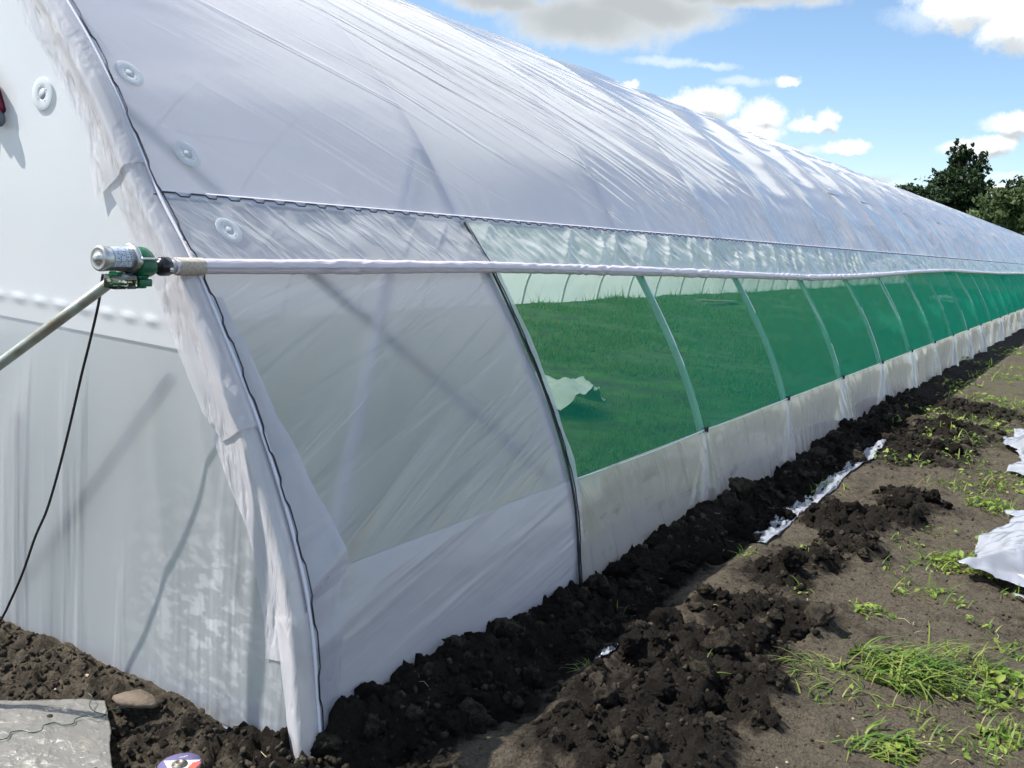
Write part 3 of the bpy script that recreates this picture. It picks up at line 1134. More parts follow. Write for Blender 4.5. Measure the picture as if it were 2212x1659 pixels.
V, Fq, uv = wall_rows(-.14, 1.205, 110, 190, -.004, fold_low)
smear = np.exp(-((uv[:, 0] + .42) / .33) ** 2 - ((uv[:, 1] - .25) / .33) ** 2)
end_low = part('end_wall_film', V, Fq, M_end, tun, uv, {'soil': smear, 'fold': sstep(1.2 - uv[:, 1], .05, .4)})
V, Fq, uv = wall_rows(1.125, 3.365, 200, 260, -.010, lambda X, Z: -.006 * fbm(X * 2, Z * 1.2, None, 125, 2) * sstep(Z, 1.2, 1.6) - .0032 * np.exp(-((Z - 1.2) / .012) ** 2) * (1 + np.sin(X * 54.6 + 2 * vnoise(X * 3, Z, None, 126))))
part('end_wall_film', V, Fq, M_endtop, tun, uv)
xr = x_of_z(1.2)
V, Fc = box(((xr - 2 * HALF - xr) / 2, .014, 1.2), (2 * HALF + 2 * xr - .02, .022, .020))
rail = part('rail', V, Fc, M_rail, tun, smooth_=False)
V, Fc = zigzag(lambda ds, u: np.array([xr - .03 - u, -.0035, 1.2 + ds]), 3.0, .115, .006, .0030, 5, .1, 4)
part('spring_wire', V, Fc, M_bright, rail)
V, Fc = box((-HALF, -.022, -.075), (2 * HALF, .016, .032))
sill = part('ground_rail', V, Fc, M_alu, tun, smooth_=False)
V, Fc = zigzag(lambda ds, u: np.array([-.03 - u, -.036, -.070 + ds]), 3.4, .15, .014, .0036, 5, .2, 9)
part('spring_wire', V, Fc, M_bright, sill)
Xb = np.linspace(-3.6, -.01, 300)
U_, Xg = np.meshgrid(np.linspace(0, 1, 8), Xb, indexing='xy')
V = np.stack([Xg, -.034 - .05 * U_ - .012 * U_ * vnoise(Xg * 26, U_, None, 5), -.075 - .075 * U_ + .006 * vnoise(Xg * 20, U_ * 2, None, 6)], -1).reshape(-1, 3)
part('film_apron', V, grid_faces(300, 8), M_wrap, tun, np.stack([Xg.ravel(), U_.ravel()], 1))

# folded film wrapped over the end hoop: pieces with cut ends
def wrap_piece(s_ctrl, w_ctrl, lift, seed, n=90):
    sA = np.linspace(s_ctrl[0], s_ctrl[-1], n)
    w = .82 * np.interp(sA, s_ctrl, w_ctrl) + .006 * vnoise(sA * 6, sA * 0, None, seed)
    m = 26
    U_, SS = np.meshgrid(np.linspace(0, 1, m), sA, indexing='xy')
    x, z, nx, nz_ = prof(SS)
    q = U_ * (w[:, None] + .05)
    # first 4 cm lie on the side, then the film turns the corner onto the end wall
    on_side = np.clip(.032 - q, 0, 1)
    inw = np.clip(q - .032, 0, 9)
    cr = (.0022 * fbm(SS * 5 + q * 9, q * 16 - SS * 2, None, seed + 1, 3) + .0022 * (ridged(SS * 6 - q * 9, seed + 2, 3) - .3)) * sstep(q, .0, .03)
    lf = lift + cr
    round_ = .020 * np.exp(-((q - .05) / .032) ** 2)
    X = x - nx * inw + nx * (lf * sstep(on_side, 0, .01) + .4 * round_)
    Z = z - nz_ * inw + nz_ * (lf * sstep(on_side, 0, .01) + .4 * round_)
    Y = np.where(on_side > 0, on_side - .012, -.012) - lf * (1 - sstep(on_side, 0, .01)) - round_
    V = np.stack([X, Y, Z], -1).reshape(-1, 3)
    return V, grid_faces(n, m)[:, ::-1], np.stack([q.ravel() * 2, SS.ravel()], 1)


for sc_, wc_, lf, sd in (
        ([1.92, 2.1, 2.35, 2.6, 2.75, 3.0, 3.3, 4.2], [.22, .15, .145, .15, .115, .11, .11, .10], .020, 131),
        ([1.42, 1.55, 1.7, 1.85, 1.97], [.13, .15, .16, .13, .15], .012, 141),
        ([.98, 1.1, 1.25, 1.40, 1.52], [.10, .155, .16, .16, .13], .016, 151),
        ([.25, .3, .5, .7, .85, 1.0, 1.06], [.155, .15, .14, .13, .15, .165, .10], .010, 161),
        ([-.15, 0, .25, .4], [.05, .06, .075, .08], .016, 171)):
    V, Fq, uv = wrap_piece(sc_, wc_, lf, sd)
    part('corner_wrap', V, Fq, M_wrap, tun, uv)

# ---- round fixing discs stuck on the film
def disc(c, nrm, up, r=.056):
    nrm = np.asarray(nrm, float); nrm /= np.linalg.norm(nrm)
    prof_ = [(0, .019), (.0015, .019), (.0022, .020), (.0022, r - .002), (.0015, r), (0, r)]
    V, Fc = lathe(prof_, c, nrm, 32, up)
    Fc = Fc[:-2]
    o = part('fixing_disc', V, Fc, M_disc, tun)
    V, Fc = lathe([(0.0005, .019), (.0015, .0188)], c, nrm, 24, up)
    part('disc_centre', V, Fc, M_discc, o, smooth_=False)
    a = np.cross(nrm, up); a /= np.linalg.norm(a); b2 = np.cross(nrm, a)
    for q in range(4):
        an = .6 + q * math.pi / 2
        cc = np.asarray(c) + nrm * .0026 + (a * math.cos(an) + b2 * math.sin(an)) * .026
        V, Fc = lathe([(0, .0025), (.0008, .0025)], cc, nrm, 8, up)
        part('disc_hole', V, Fc, M_galv, o)


def hit_profile(px, py, off=.01):
    """where the view ray first meets the outside of the arch"""
    d = ray(px, py)
    for t in np.arange(1.5, 9, .004):
        p = CAM + d * t
        if p[1] < 0: continue
        h = len(PC) // 2
        if p[2] < 3.37 and p[0] < np.interp(p[2], PC[:h, 1], PC[:h, 0]) + off:
            return p
    return p


pe = at_y(92, 203, -.018)
disc(pe, (0, -1, 0), (0, 0, 1))
for (px, py, lift) in ((283, 160, .0), (407, 334, .0), (490, 508, .022)):
    p = hit_profile(px, py, .01)
    s = s_of_z(p[2])
    x, z, nx, nz_ = prof(s)
    disc((x + nx * (lift + .003), p[1], z + nz_ * (lift + .003)), (nx, 0, nz_), (0, 1, 0), .052)

# ------------------------------------------------------------------ roll bar
yb = np.concatenate([np.linspace(-.085, 6, 1100), np.linspace(6.02, 16, 500), np.linspace(16.1, LEN - .1, 300)])
zb = bar_z(yb)
xb = np.array([x_of_z(z) for z in zb]) + .040
bar = thing('roll_bar', 'long pipe wrapped in pinkish white film running along the tunnel side', 'roll bar', (xb[0], yb[0], 0))
nside = 22
an = np.arange(nside) * 2 * math.pi / nside
R_ = .0245 + .0075 * ridged((yb[:, None] * 13 + np.abs(an[None] - math.pi) * 1.1), 181, 1.6) * (.3 + .7 * sstep(vnoise(yb[:, None] * 1.3, an[None] * 0, None, 182), -.3, .3)) * sstep(yb[:, None], .1, .35) + .0012 * fbm(yb[:, None] * 18, an[None] * 1.2 + 0 * yb[:, None], None, 183, 2)
V = np.stack([xb[:, None] + R_ * np.cos(an)[None], np.repeat(yb[:, None], nside, 1), zb[:, None] + R_ * np.sin(an)[None]], -1).reshape(-1, 3)
Fc = [(i * nside + j, i * nside + (j + 1) % nside, (i + 1) * nside + (j + 1) % nside, (i + 1) * nside + j) for i in range(len(yb) - 1) for j in range(nside)]
Fc += [tuple(range(nside)), tuple((len(yb) - 1) * nside + j for j in range(nside))[::-1]]
uvb = np.stack([np.repeat(yb, nside), np.tile(an * .025, len(yb))], 1)
part('film_wrap', V, Fc, M_barwrap, bar, uvb)
P = np.stack([np.full(600, xb[0]), np.linspace(-.07, .03, 600), np.full(600, zb[0])], 1)
ph = np.linspace(0, 36 * 2 * math.pi, 600)
P[:, 0] += .0262 * np.cos(ph); P[:, 2] += .0262 * np.sin(ph)
V, Fc = tube(P, .0016, 4)
part('binding_twine', V, Fc, M_twine, bar)
V, Fc = lathe([(0, .021), (.05, .021)], (xb[0], -.10, zb[0]), (0, 1, 0), 20)
part('pipe_end', V, Fc, M_galv, bar)

# ------------------------------------------------------------------ gear motor on the end of the bar
bx0, bz0 = xb[0], zb[0]
mot = thing('gear_motor', 'small silver motor with green gearbox on the end of the roll bar', 'motor', (bx0, -.2, bz0))
YD = np.array([0, -1.0, 0])
V, Fc = join(lathe([(0, .024), (.004, .029), (.030, .029), (.040, .022), (.041, .015), (.072, .015)], (bx0, -.100, bz0), YD, 24))
cp = part('coupling', V, Fc, M_black, mot)
V, Fc = join(lathe([(0, .0075), (.006, .0075), (.0065, .005), (.012, .005)], (bx0 + .026, -.112, bz0 - .006), (1, -.1, -.25), 6))
part('bolt', V, Fc, M_bright, cp)
gx, gz = bx0 - .004, bz0 + .001
# gearbox: rounded eccentric housing with lobes
ga = np.linspace(0, 2 * math.pi, 48, endpoint=False)
gr = .047 + .006 * np.cos(ga - 1.75) + .004 * np.cos(3 * ga + .6)


def loft(rings):
    V, Fc, n = [], [], len(rings[0])
    for r in rings: V.append(r)
    for i in range(len(rings) - 1):
        for j in range(n):
            Fc.append((i * n + j, i * n + (j + 1) % n, (i + 1) * n + (j + 1) % n, (i + 1) * n + j))
    Fc.append(tuple(range(n))[::-1]); Fc.append(tuple((len(rings) - 1) * n + j for j in range(n)))
    return np.concatenate(V), Fc


def gring(y, k, dz=0):
    return np.stack([gx + gr * k * np.cos(ga), np.full(48, y), gz + dz + gr * k * np.sin(ga)], 1)


V, Fc = loft([gring(-.166, .55), gring(-.170, .86), gring(-.180, .97), gring(-.190, 1.0), gring(-.218, 1.0), gring(-.222, .97)])
gear = part('gearbox', V, Fc, M_green, mot)
for q in (.5, 2.3, 4.2):
    V, Fc = lathe([(0, .005), (.05, .005), (.051, .006), (.056, .006)], (gx + .049 * math.cos(q), -.172, gz + .049 * math.sin(q)), YD, 6)
    part('screw', V, Fc, M_bright, gear)
mx_, mz_ = gx - .001, gz + .020
fr_ = .0405 + .006 * np.cos(3 * (ga - 1.9)).clip(0) ** 1


def fring(y, k):
    return np.stack([mx_ + fr_ * k * np.cos(ga), np.full(48, y), mz_ + fr_ * k * np.sin(ga)], 1)


V, Fc = loft([fring(-.223, 1.02), fring(-.229, 1.03), fring(-.234, .99), fring(-.237, .9)])
part('flange', V, Fc, M_cast, mot)
V, Fc = lathe([(0, .0355), (.085, .0355), (.088, .0365), (.099, .0368), (.104, .0345), (.1055, .031), (.1045, .028), (.1035, .017), (.105, .0145), (.113, .0125), (.116, .008)],
              (mx_, -.236, mz_), YD, 40)
hous = part('motor_housing', V, Fc, M_cast, mot)
# name plate curved round the housing, printed frame and lines
def curved(y0_, y1_, a0, a1, r, nn=14):
    aa = np.linspace(a0, a1, nn)
    V = []
    for y in (y0_, y1_):
        V += [(mx_ + r * math.cos(q), y, mz_ + r * math.sin(q)) for q in aa]
    return np.array(V), [(i, i + 1, nn + i + 1, nn + i) for i in range(nn - 1)]


A0, A1 = math.radians(-38), math.radians(82)
V, Fc = curved(-.250, -.312, A0, A1, .0358)
plate = part('name_plate', V, Fc, M_plate, hous)
pr = []
r2 = .03595
for y in (-.2515, -.3095):
    pr.append(curved(y, y - .0012, A0, A1, r2))
for q in (A0, A0 + .5, A1 - .02):
    pr.append(curved(-.2515, -.3105, q, q + .03, r2, 3))
rg = np.random.default_rng(5)
for i in range(7):                      # ruled rows of the rating table with their small print
    y = -.263 - i * .0062
    pr.append(curved(y, y - .0004, A0 + .05, A1 - .05, r2, 10))
    q = A0 + .08
    while q < A1 - .3:
        wq = rg.uniform(.03, .16)
        if rg.random() < .62:
            pr.append(curved(y - .0016, y - .0042, q, q + wq * .8, r2, 3))
        q += wq + .07
for i in range(5):                      # heading: five bold characters
    q = A0 + .62 + i * .21
    pr.append(curved(-.2545, -.2590, q, q + .085, r2 + .0001, 3))
    pr.append(curved(-.2560, -.2575, q + .02, q + .12, r2 + .0002, 3))
V, Fc = join(*pr)
part('printing', V, Fc, M_ink, plate, smooth_=False)
# limit switch block slung under the motor
M_clear, t_, o_ = new_mat('clear_plastic')
g1 = N(t_, 'ShaderNodeBsdfGlossy'); g1.inputs['Roughness'].default_value = .06
g2 = N(t_, 'ShaderNodeBsdfTransparent'); g2.inputs['Color'].default_value = (.86, .91, .89, 1)
fz = N(t_, 'ShaderNodeFresnel'); fz.inputs['IOR'].default_value = 1.8
ms = N(t_, 'ShaderNodeMixShader')
t_.links.new(fz.outputs[0], ms.inputs[0]); t_.links.new(g2.outputs[0], ms.inputs[1]); t_.links.new(g1.outputs[0], ms.inputs[2])
t_.links.new(ms.outputs[0], o_.inputs['Surface'])
V, Fc = join(box((gx + .004, -.203, gz - .047), (.062, .044, .022)), box((gx + .034, -.215, gz - .030), (.012, .034, .008)), box((gx + .02, -.226, gz - .060), (.03, .05, .006)))
bracket = bevel(part('bracket', V, Fc, M_green, mot, smooth_=False), .003)
for (hx_, hy_, hz_) in ((.0405, -.208, -.030), (.0405, -.222, -.030), (.0355, -.216, -.060), (.0355, -.236, -.060)):
    V, Fc = lathe([(0, .0025), (.0012, .0025)], (gx + hx_, hy_, gz + hz_), (1, 0, 0), 8)
    part('bolt_hole', V, Fc, M_black, bracket)
V, Fc = join(box((gx + .010, -.272, gz - .044), (.050, .082, .042)))
cover = bevel(part('clear_cover', V, Fc, M_clear, mot, smooth_=False), .006, 3)
V, Fc = box((gx + .014, -.246, gz - .030), (.030, .022, .024))
part('switch', V, Fc, M_black, cover, smooth_=False)
V, Fc = box((gx + .006, -.278, gz - .052), (.030, .040, .006))
part('circuit_board', V, Fc, M_greenp, cover, smooth_=False)
V, Fc = lathe([(0, .007), (.016, .007), (.018, .010), (.034, .010), (.036, .006)], (gx + .020, -.280, gz - .024), YD, 16)
part('adjusting_knob', V, Fc, M_greenp, mot)
V, Fc = lathe([(0, .006), (.05, .006)], (gx + .024, -.235, gz - .028), YD, 12)
part('limit_spindle', V, Fc, M_cast, mot)

# guide pole the motor slides on
p0, p1 = at_y(262, 592, -.235), at_y(0, 786, -.40)
dirp = (p1 - p0)
pe_ = p0 + dirp * ((-.25 - p0[2]) / dirp[2])
V, Fc = tube([p0 - dirp * .04, p0 + dirp * .5, p1, pe_], .0165, 14)
gp = part('guide_pole', V, Fc, M_pole)
tag(gp, 'slanting weathered steel pole holding the gear motor', 'pole')

# power cable
cpx = [(222, 592), (214, 650), (196, 730), (176, 810), (160, 880), (141, 960), (120, 1040), (100, 1105), (76, 1160), (50, 1235), (24, 1295), (0, 1342), (-40, 1395), (-90, 1420)]
P = np.array([at_y(x, y, -.195 + .02 * min(1, i / 6)) for i, (x, y) in enumerate(cpx)])
P = catmull(P, 8)
P[:, 2] = np.maximum(P[:, 2], -.085)
V, Fc = tube(P, .0042, 8)
tag(part('power_cable', V, Fc, M_cable), 'thin black cable hanging from the motor to the ground', 'cable')

# cloth at the picture's left border
q = at_y(0, 235, -.045)
U_, T_ = np.meshgrid(np.linspace(0, 1, 20), np.linspace(0, 1, 26), indexing='xy')
wid = np.interp(T_, [0, .1, .45, .82, 1], [.03, .06, .13, .155, .10])
X = q[0] - .14 + (U_) * wid
Z = q[2] + .16 - T_ * .20 - .05 * U_ * sstep(T_, .8, 1) * 0
Y = q[1] - .010 * np.sin(U_ * 9 + T_ * 2) * (.3 + T_) - .004
hang = thing('hanging_cloth', 'maroon cloth with a rounded grey end hanging by the end wall', 'cloth', (q[0] - .1, q[1], q[2] + .15))
V = np.stack([X, Y, Z], -1).reshape(-1, 3)
V2 = V.copy(); V2[:, 1] += .008
part('drape', V, grid_faces(26, 20), M_maroon, hang)
part('lining', V2, grid_faces(26, 20)[:, ::-1], M_maroon, hang)
V, Fc = lathe([(0, .004), (.004, .018), (.016, .027), (.035, .028), (.06, .022)], (q[0] - .016, q[1] + .0, q[2] - .062), (-.15, 0, 1), 20, (1, 0, 0))
part('grip', V, Fc, M_grey, hang)
V, Fc = lathe([(0, .006), (.028, .006), (.03, .009), (.033, .009)], (q[0] - .125, -.006, q[2] + .155), (0, -1, 0), 10)
part('hook', V, Fc, M_galv, hang)

# ------------------------------------------------------------------ ground
def geo_range(a, b, step0, grow):
    v, s = [a], step0
    while v[-1] < b:
        v.append(v[-1] + s)
        s *= grow
    return v


xg = np.array(sorted(set([-x for x in geo_range(1.9, 900, .03, 1.25)])) + list(np.arange(-1.88, 2.6, .0135)) + geo_range(2.6, 900, .03, 1.22))
yg = np.array(sorted([-y for y in geo_range(.95, 900, .03, 1.3)]) + list(np.arange(-.94, 3.2, .0145)) + geo_range(3.2, 1500, .016, 1.0062)[:280])
yg = np.concatenate([yg, geo_range(yg[-1] + .1, 1800, .15, 1.2)])
XX, YY = np.meshgrid(xg, yg, indexing='ij')
DARK = [(1300, 1500, .16), (1400, 1420, .15), (1250, 1590, .14), (1340, 1600, .13), (1480, 1650, .13), (1540, 1450, .2), (1610, 1400, .18), (1700, 1350, .17),
        (1570, 1330, .16), (1690, 1265, .16), (1760, 1225, .15), (1790, 1130, .2), (1860, 1130, .24), (1930, 1125, .22), (1960, 1095, .2), (1870, 1205, .12),
        (1950, 975, .5), (2030, 940, .5), (2090, 890, .6), (1640, 1560, .06), (1470, 1500, .16), (1380, 1530, .16), (1420, 1580, .16), (1500, 1595, .13), (1350, 1650, .16), (1570, 1530, .10), (1630, 1480, .13), (1640, 1330, .15), (1830, 1180, .17), (1480, 1400, .15), (1440, 1640, .14)]
DW = np.array([list(at_z(x, y)[:2]) + [r] for x, y, r in DARK])


def spoil_mask(x, y):
    """1 where the dug, dark soil lies"""
    m = np.zeros(np.shape(x))
    wob = .12 * fbm(np.asarray(x) * 3, np.asarray(y) * 3, None, 201, 4)
    side = np.where((y > -.35), 1 - sstep(x + wob, .34, .46), 0) * sstep(x, -.6, -.02)
    side = side * sstep(y + .25 * np.asarray(x), -.28, -.05)
    m = np.maximum(m, side)
    for cx_, cy_, r in DW:
        m = np.maximum(m, np.exp(-(((x - cx_) / r) ** 2 + ((y - cy_) / (r * 1.25)) ** 2)))
    return np.clip(m * 1.15 + wob * 1.6 * (m > .02), 0, 1)


def ground_h(x, y, mask=None):
    x = np.asarray(x, float); y = np.asarray(y, float)
    if mask is None: mask = spoil_mask(x, y)
    near = np.exp(-(np.clip(np.hypot(x - .6, y - 2) - 7, 0, None) / 6))
    h = .03 * fbm(x * .8, y * .8, None, 211, 3) * near + .022 * fbm(x * 3.5, y * 3.5, None, 213, 3) * near
    # the spoil thrown against the side, the trench behind it and the undisturbed shoulder
    side = sstep(y, -.2, .1)
    heap = np.exp(-((x - .06) / .10) ** 2) * (.035 + .05 * vnoise(y * 2.7, x * 2, None, 215))
    trench = -.055 * np.exp(-((x - .30) / .09) ** 2)
    shoulder = .045 * np.exp(-((x - .50) / .13) ** 2) * (.6 + .5 * vnoise(y * 1.4, x, None, 217))
    h = h + side * (heap + trench + shoulder) * near
    h = h - .10 * (1 - sstep(y - .5 * np.clip(x, 0, 1), -.25, .15)) * near
    h = h + .03 * np.exp(-((y + .12) / .12) ** 2) * sstep(-x, 0, .2) * sstep(-y, -.02, .05) * near
    # clods in relief
    wx = x + .030 * fbm(x * 16, y * 16, None, 221, 2); wy = y + .030 * fbm(x * 16 + 7, y * 16, None, 222, 2)
    d1, d2, idv = worley(wx * 11, wy * 11, 223)
    e1, e2, idv2 = worley(wx * 25, wy * 25, 225)
    cl = sstep(d2 - d1, .0, .35) * (idv - .15) * .055 + sstep(e2 - e1, .0, .4) * (idv2 - .2) * .026
    cl = cl + .022 * np.abs(fbm(x * 30, y * 30, None, 226, 3)) + .02 * fbm(x * 9, y * 9, None, 228, 3)
    pits = -.07 * sstep(vnoise(x * 5.3, y * 5.3, None, 227), .25, .75)
    endz = (1 - sstep(y - .4 * np.clip(x, 0, 1), -.12, .02)) * near
    h = h + (mask * (cl + pits + .01 + .045 * sstep(x, .42, .6)) + endz * (.95 * cl - .01) + (1 - mask) * (.007 * fbm(x * 24, y * 24, None, 231, 3) + .020 * np.abs(fbm(x * 7, y * 7, None, 232, 3)))) * near
    # hollows left by boots
    b1, b2, bi = worley(x * 2.3 + .2 * vnoise(x * 3, y * 3, None, 238), y * 2.9, 239)
    h = h - .022 * sstep(.34 - b1, 0, .16) * (bi > .45) * (1 - mask) * near * sstep(x, .5, .7)
    # shrinkage cracks on the trodden ground
    f1, f2, _ = worley(x * 6.5 + .25 * vnoise(x * 14, y * 14, None, 235), y * 6.5 + .25 * vnoise(x * 14, y * 14, None, 236), 233)
    h = h - .010 * (1 - sstep(f2 - f1, .0, .09)) * (1 - mask) * near * sstep(vnoise(x * 1.3, y * 1.3, None, 237), -.3, .2)
    h = np.where((x < -.03) & (y > .03) & (x > -2 * HALF + .03) & (y < LEN), -.16, h)
    return h


MK = spoil_mask(XX, YY)
HH = ground_h(XX, YY, MK)
dryv = 1 - MK * 1.05
endm = (1 - sstep(YY - .4 * np.clip(XX, 0, 1), -.15, .05))
dryv = np.where(endm > 0, np.clip(dryv, 0, 1) * (1 - .30 * endm), dryv)
greenv = sstep(YY, 5, 14) * sstep(XX, .35, 1.2) * .8 + sstep(np.hypot(XX, YY), 25, 60)
Vg = np.stack([XX, YY, HH], -1).reshape(-1, 3)
gr_o = part('ground', Vg, grid_faces(len(xg), len(yg)), M_soil, None, None, {'dry': np.clip(dryv, 0, 1).ravel(), 'green': np.clip(greenv, 0, 1).ravel()})
gr_o['kind'] = 'structure'


def lookup(G, x, y):
    """bilinear read of a ground grid"""
    i = min(max(int(np.searchsorted(xg, x)) - 1, 0), len(xg) - 2)
    j = min(max(int(np.searchsorted(yg, y)) - 1, 0), len(yg) - 2)
    u = (x - xg[i]) / (xg[i + 1] - xg[i]); v = (y - yg[j]) / (yg[j + 1] - yg[j])
    return float((G[i, j] * (1 - u) + G[i + 1, j] * u) * (1 - v) + (G[i, j + 1] * (1 - u) + G[i + 1, j + 1] * u) * v)


def gh(x, y):
    return lookup(HH, x, y)


# floor inside the tunnel
xf = np.linspace(-2 * HALF + .05, -.045, 120); yf = np.linspace(.06, LEN - .05, 320)
XF, YF = np.meshgrid(xf, yf, indexing='ij')


def floor_h(x, y):
    return .0 + .05 * fbm(x * .6, y * .6, None, 241, 3) + .02 * fbm(x * 3, y * 3, None, 243, 2) - .02


fl = part('lawn_floor', np.stack([XF, YF, floor_h(XF, YF)], -1).reshape(-1, 3), grid_faces(120, 320), M_floor)
fl['kind'] = 'structure'

# ------------------------------------------------------------------ clods
def ico(sub):
    import bmesh
    bm = bmesh.new()
    bmesh.ops.create_icosphere(bm, subdivisions=sub, radius=1)
    V = np.array([v.co[:] for v in bm.verts]); Fc = np.array([[v.index for v in f.verts] for f in bm.faces])
    bm.free()
    return V, Fc


IV3, IF3 = ico(4)
IV2, IF2 = ico(2)


def lump(Vi, seed, rough=.5, squash=.72):
    rg_ = np.random.default_rng(seed)
    o = rg_.uniform(0, 50, 3)
    r = 1 + rough * fbm(Vi[:, 0] * 1.2 + o[0], Vi[:, 1] * 1.2 + o[1], Vi[:, 2] * 1.2 + o[2], seed, 3, .6)
    V = Vi * r[:, None] * np.array([1.0, rg_.uniform(.65, 1.0), squash * rg_.uniform(.7, 1.1)])
    # broken faces
    for _ in range(9):
        n = rg_.normal(size=3); n /= np.linalg.norm(n)
        dd = V @ n - rg_.uniform(.34, .72)
        V = V - np.clip(dd, 0, None)[:, None] * n * .93
    # crumbly, pitted surface
    p = V * 3.1
    q = np.abs(fbm(p[:, 0] + o[1], p[:, 1] + o[2], p[:, 2] + o[0], seed + 3, 3, .65))
    V = V * (1.02 - .55 * q[:, None] + .16 * vnoise(V[:, 0] * 9 + 3, V[:, 1] * 9, V[:, 2] * 9 + .5, seed + 5)[:, None])
    return V


lumps3 = [lump(IV3, 300 + i) for i in range(14)]
lumps2 = [lump(IV2, 340 + i) for i in range(14)]
lump_me = {}
for i, L3 in enumerate(lumps3):
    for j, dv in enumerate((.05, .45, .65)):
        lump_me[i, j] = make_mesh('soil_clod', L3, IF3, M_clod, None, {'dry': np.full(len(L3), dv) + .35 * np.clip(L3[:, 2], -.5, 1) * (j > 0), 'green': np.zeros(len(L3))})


def rotm(rg_):
    return np.array(Euler((rg_.uniform(-.5, .5), rg_.uniform(-.5, .5), rg_.uniform(0, 6.28))).to_matrix())


rgc = np.random.default_rng(77)
big = []
tries = 0
while len(big) < 280 and tries < 60000:
    tries += 1
    y = -.55 + 9.5 * rgc.random() ** 2.0
    x = rgc.uniform(-1.5, 1.25) if y < .1 else rgc.uniform(.0, 1.2)
    if y > -.03 and x < .03: continue
    if x < .0 and y > -.10: continue
    m = lookup(MK, x, y)
    endz = y < .0 and x < .25
    if endz:
        if rgc.random() > .25: continue
    elif m < .35 + .5 * rgc.random(): continue
    r = (.020 + .046 * rgc.random() ** 1.5) * (1.3 if m > .6 else .8)
    if endz: r *= .75
    r *= 1 + .06 * y
    if any((x - bx) ** 2 + (y - by) ** 2 < ((r + br) * .62) ** 2 for bx, by, br, *_ in big): continue
    if endz and -1.4 < x < -.02 and (y < -.13 - .75 * (x + .76) * 0 and (x + .76) * -.66 - (y + .16) > -.03 and x < -.05): continue
    big.append((x, y, r, m, endz))
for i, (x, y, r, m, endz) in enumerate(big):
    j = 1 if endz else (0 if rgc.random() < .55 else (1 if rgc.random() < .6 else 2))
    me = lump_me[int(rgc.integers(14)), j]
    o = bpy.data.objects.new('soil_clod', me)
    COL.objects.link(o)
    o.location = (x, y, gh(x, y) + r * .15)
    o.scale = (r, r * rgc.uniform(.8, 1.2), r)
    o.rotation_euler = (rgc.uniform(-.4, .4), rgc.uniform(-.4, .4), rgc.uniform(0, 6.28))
    if endz:
        tag(o, 'brown crumbly soil clod in the sunlit strip before the end wall', 'soil clod', 'soil clods before the end wall')
    elif x < .40:
        tag(o, 'damp soil clod heaped against the foot of the tunnel side', 'soil clod', 'soil clods along the tunnel side')
    else:
        tag(o, 'loose soil clod lying in the dug heaps beyond the trench', 'soil clod', 'soil clods in the outer heaps')

# crumbs: too many to count
cvs, cfs, cdr, off = [], [], [], 0
n_small = 0
while n_small < 12500:
    y = -.7 + 10.5 * rgc.random() ** 2.1
    x = rgc.uniform(-1.7, 1.9)
    if y > -.04 and x < .035: continue
    m = lookup(MK, x, y)
    endz = y < .05 and x < .35
    pr_ = max(m ** 1.5, .8 if endz else .22)
    if rgc.random() > pr_: continue
    r = (.004 + .017 * rgc.random() ** 1.6) * (1 + .1 * max(y, 0)) * (1 if m > .3 or endz else .5)
    Lm = lumps2[int(rgc.integers(14))]
    sub = r < .009
    V = (Lm * r) @ rotm(rgc).T + np.array([x, y, gh(x, y) + r * .25])
    cvs.append(V); cfs.append(IF2 + off); off += len(V)
    cdr.append(np.full(len(V), ((.45 + .4 * rgc.random()) if endz else (.05 if rgc.random() < .75 else .6)) if m > .3 or endz else .55 + .4 * rgc.random()))
    n_small += 1
cr_o = part('soil_crumb', np.concatenate(cvs), np.concatenate(cfs), M_clod, None, None, {'dry': np.concatenate(cdr), 'green': np.zeros(off)})
tag(cr_o, 'loose crumbs of dark soil strewn over the dug ground', 'soil crumbs', None, 'stuff')

# pebbles and a flat stone
for (px, py, r) in ((1880, 1395, .012), (1905, 1430, .008), (1843, 1545, .009), (2008, 1680 - 70, .008), (1700, 1640, .009), (2180, 1465, .011), (1680, 1655, .007)):
    c = at_z(px, py, .0)
    V = lumps2[int(rgc.integers(14))] * r * np.array([1, 1, .7]) + np.array([c[0], c[1], gh(c[0], c[1]) + r * .3])
    tag(part('pebble', V, IF2, M_peb), 'small pale yellowish pebble lying on the bare ground', 'pebble', 'pebbles on the bare ground')
for (px, py, r) in ((190, 1490, .012), (120, 1498, .010), (245, 1570, .013)):
    c = at_z(px, py, -.08)
    V = lumps2[int(rgc.integers(14))] * r * np.array([1.3, .8, .7]) + np.array([c[0], c[1], gh(c[0], c[1]) + r * .4])
    tag(part('pebble', V, IF2, M_peb), 'yellow chip of stone among clods before the end wall', 'pebble', 'stone chips before the end wall')
c = at_z(297, 1541, -.06)
outl = np.array([(-.085, .0), (-.06, .022), (-.01, .030), (.035, .022), (.075, -.006), (.066, -.026), (.02, -.020), (-.04, -.024)])
aa = YAW
ro = np.array([[math.cos(aa), -math.sin(aa)], [math.sin(aa), math.cos(aa)]])
ol = (outl * np.array([1.0, 1.7])) @ ro.T
hz0 = gh(c[0], c[1]) + .045
V = np.concatenate([np.c_[ol + c[:2], np.full(8, hz0) + .006 * rgc.normal(size=8)], np.c_[ol * .94 + c[:2], np.full(8, hz0 + .012) + .003 * rgc.normal(size=8)]])
Fc = [(j, (j + 1) % 8, 8 + (j + 1) % 8, 8 + j) for j in range(8)] + [tuple(range(8, 16)), tuple(range(7, -1, -1))]
tag(part('flat_stone', V, Fc, M_rock, smooth_=False), 'thin brown slab of stone resting on clods near the grey sheet', 'stone')

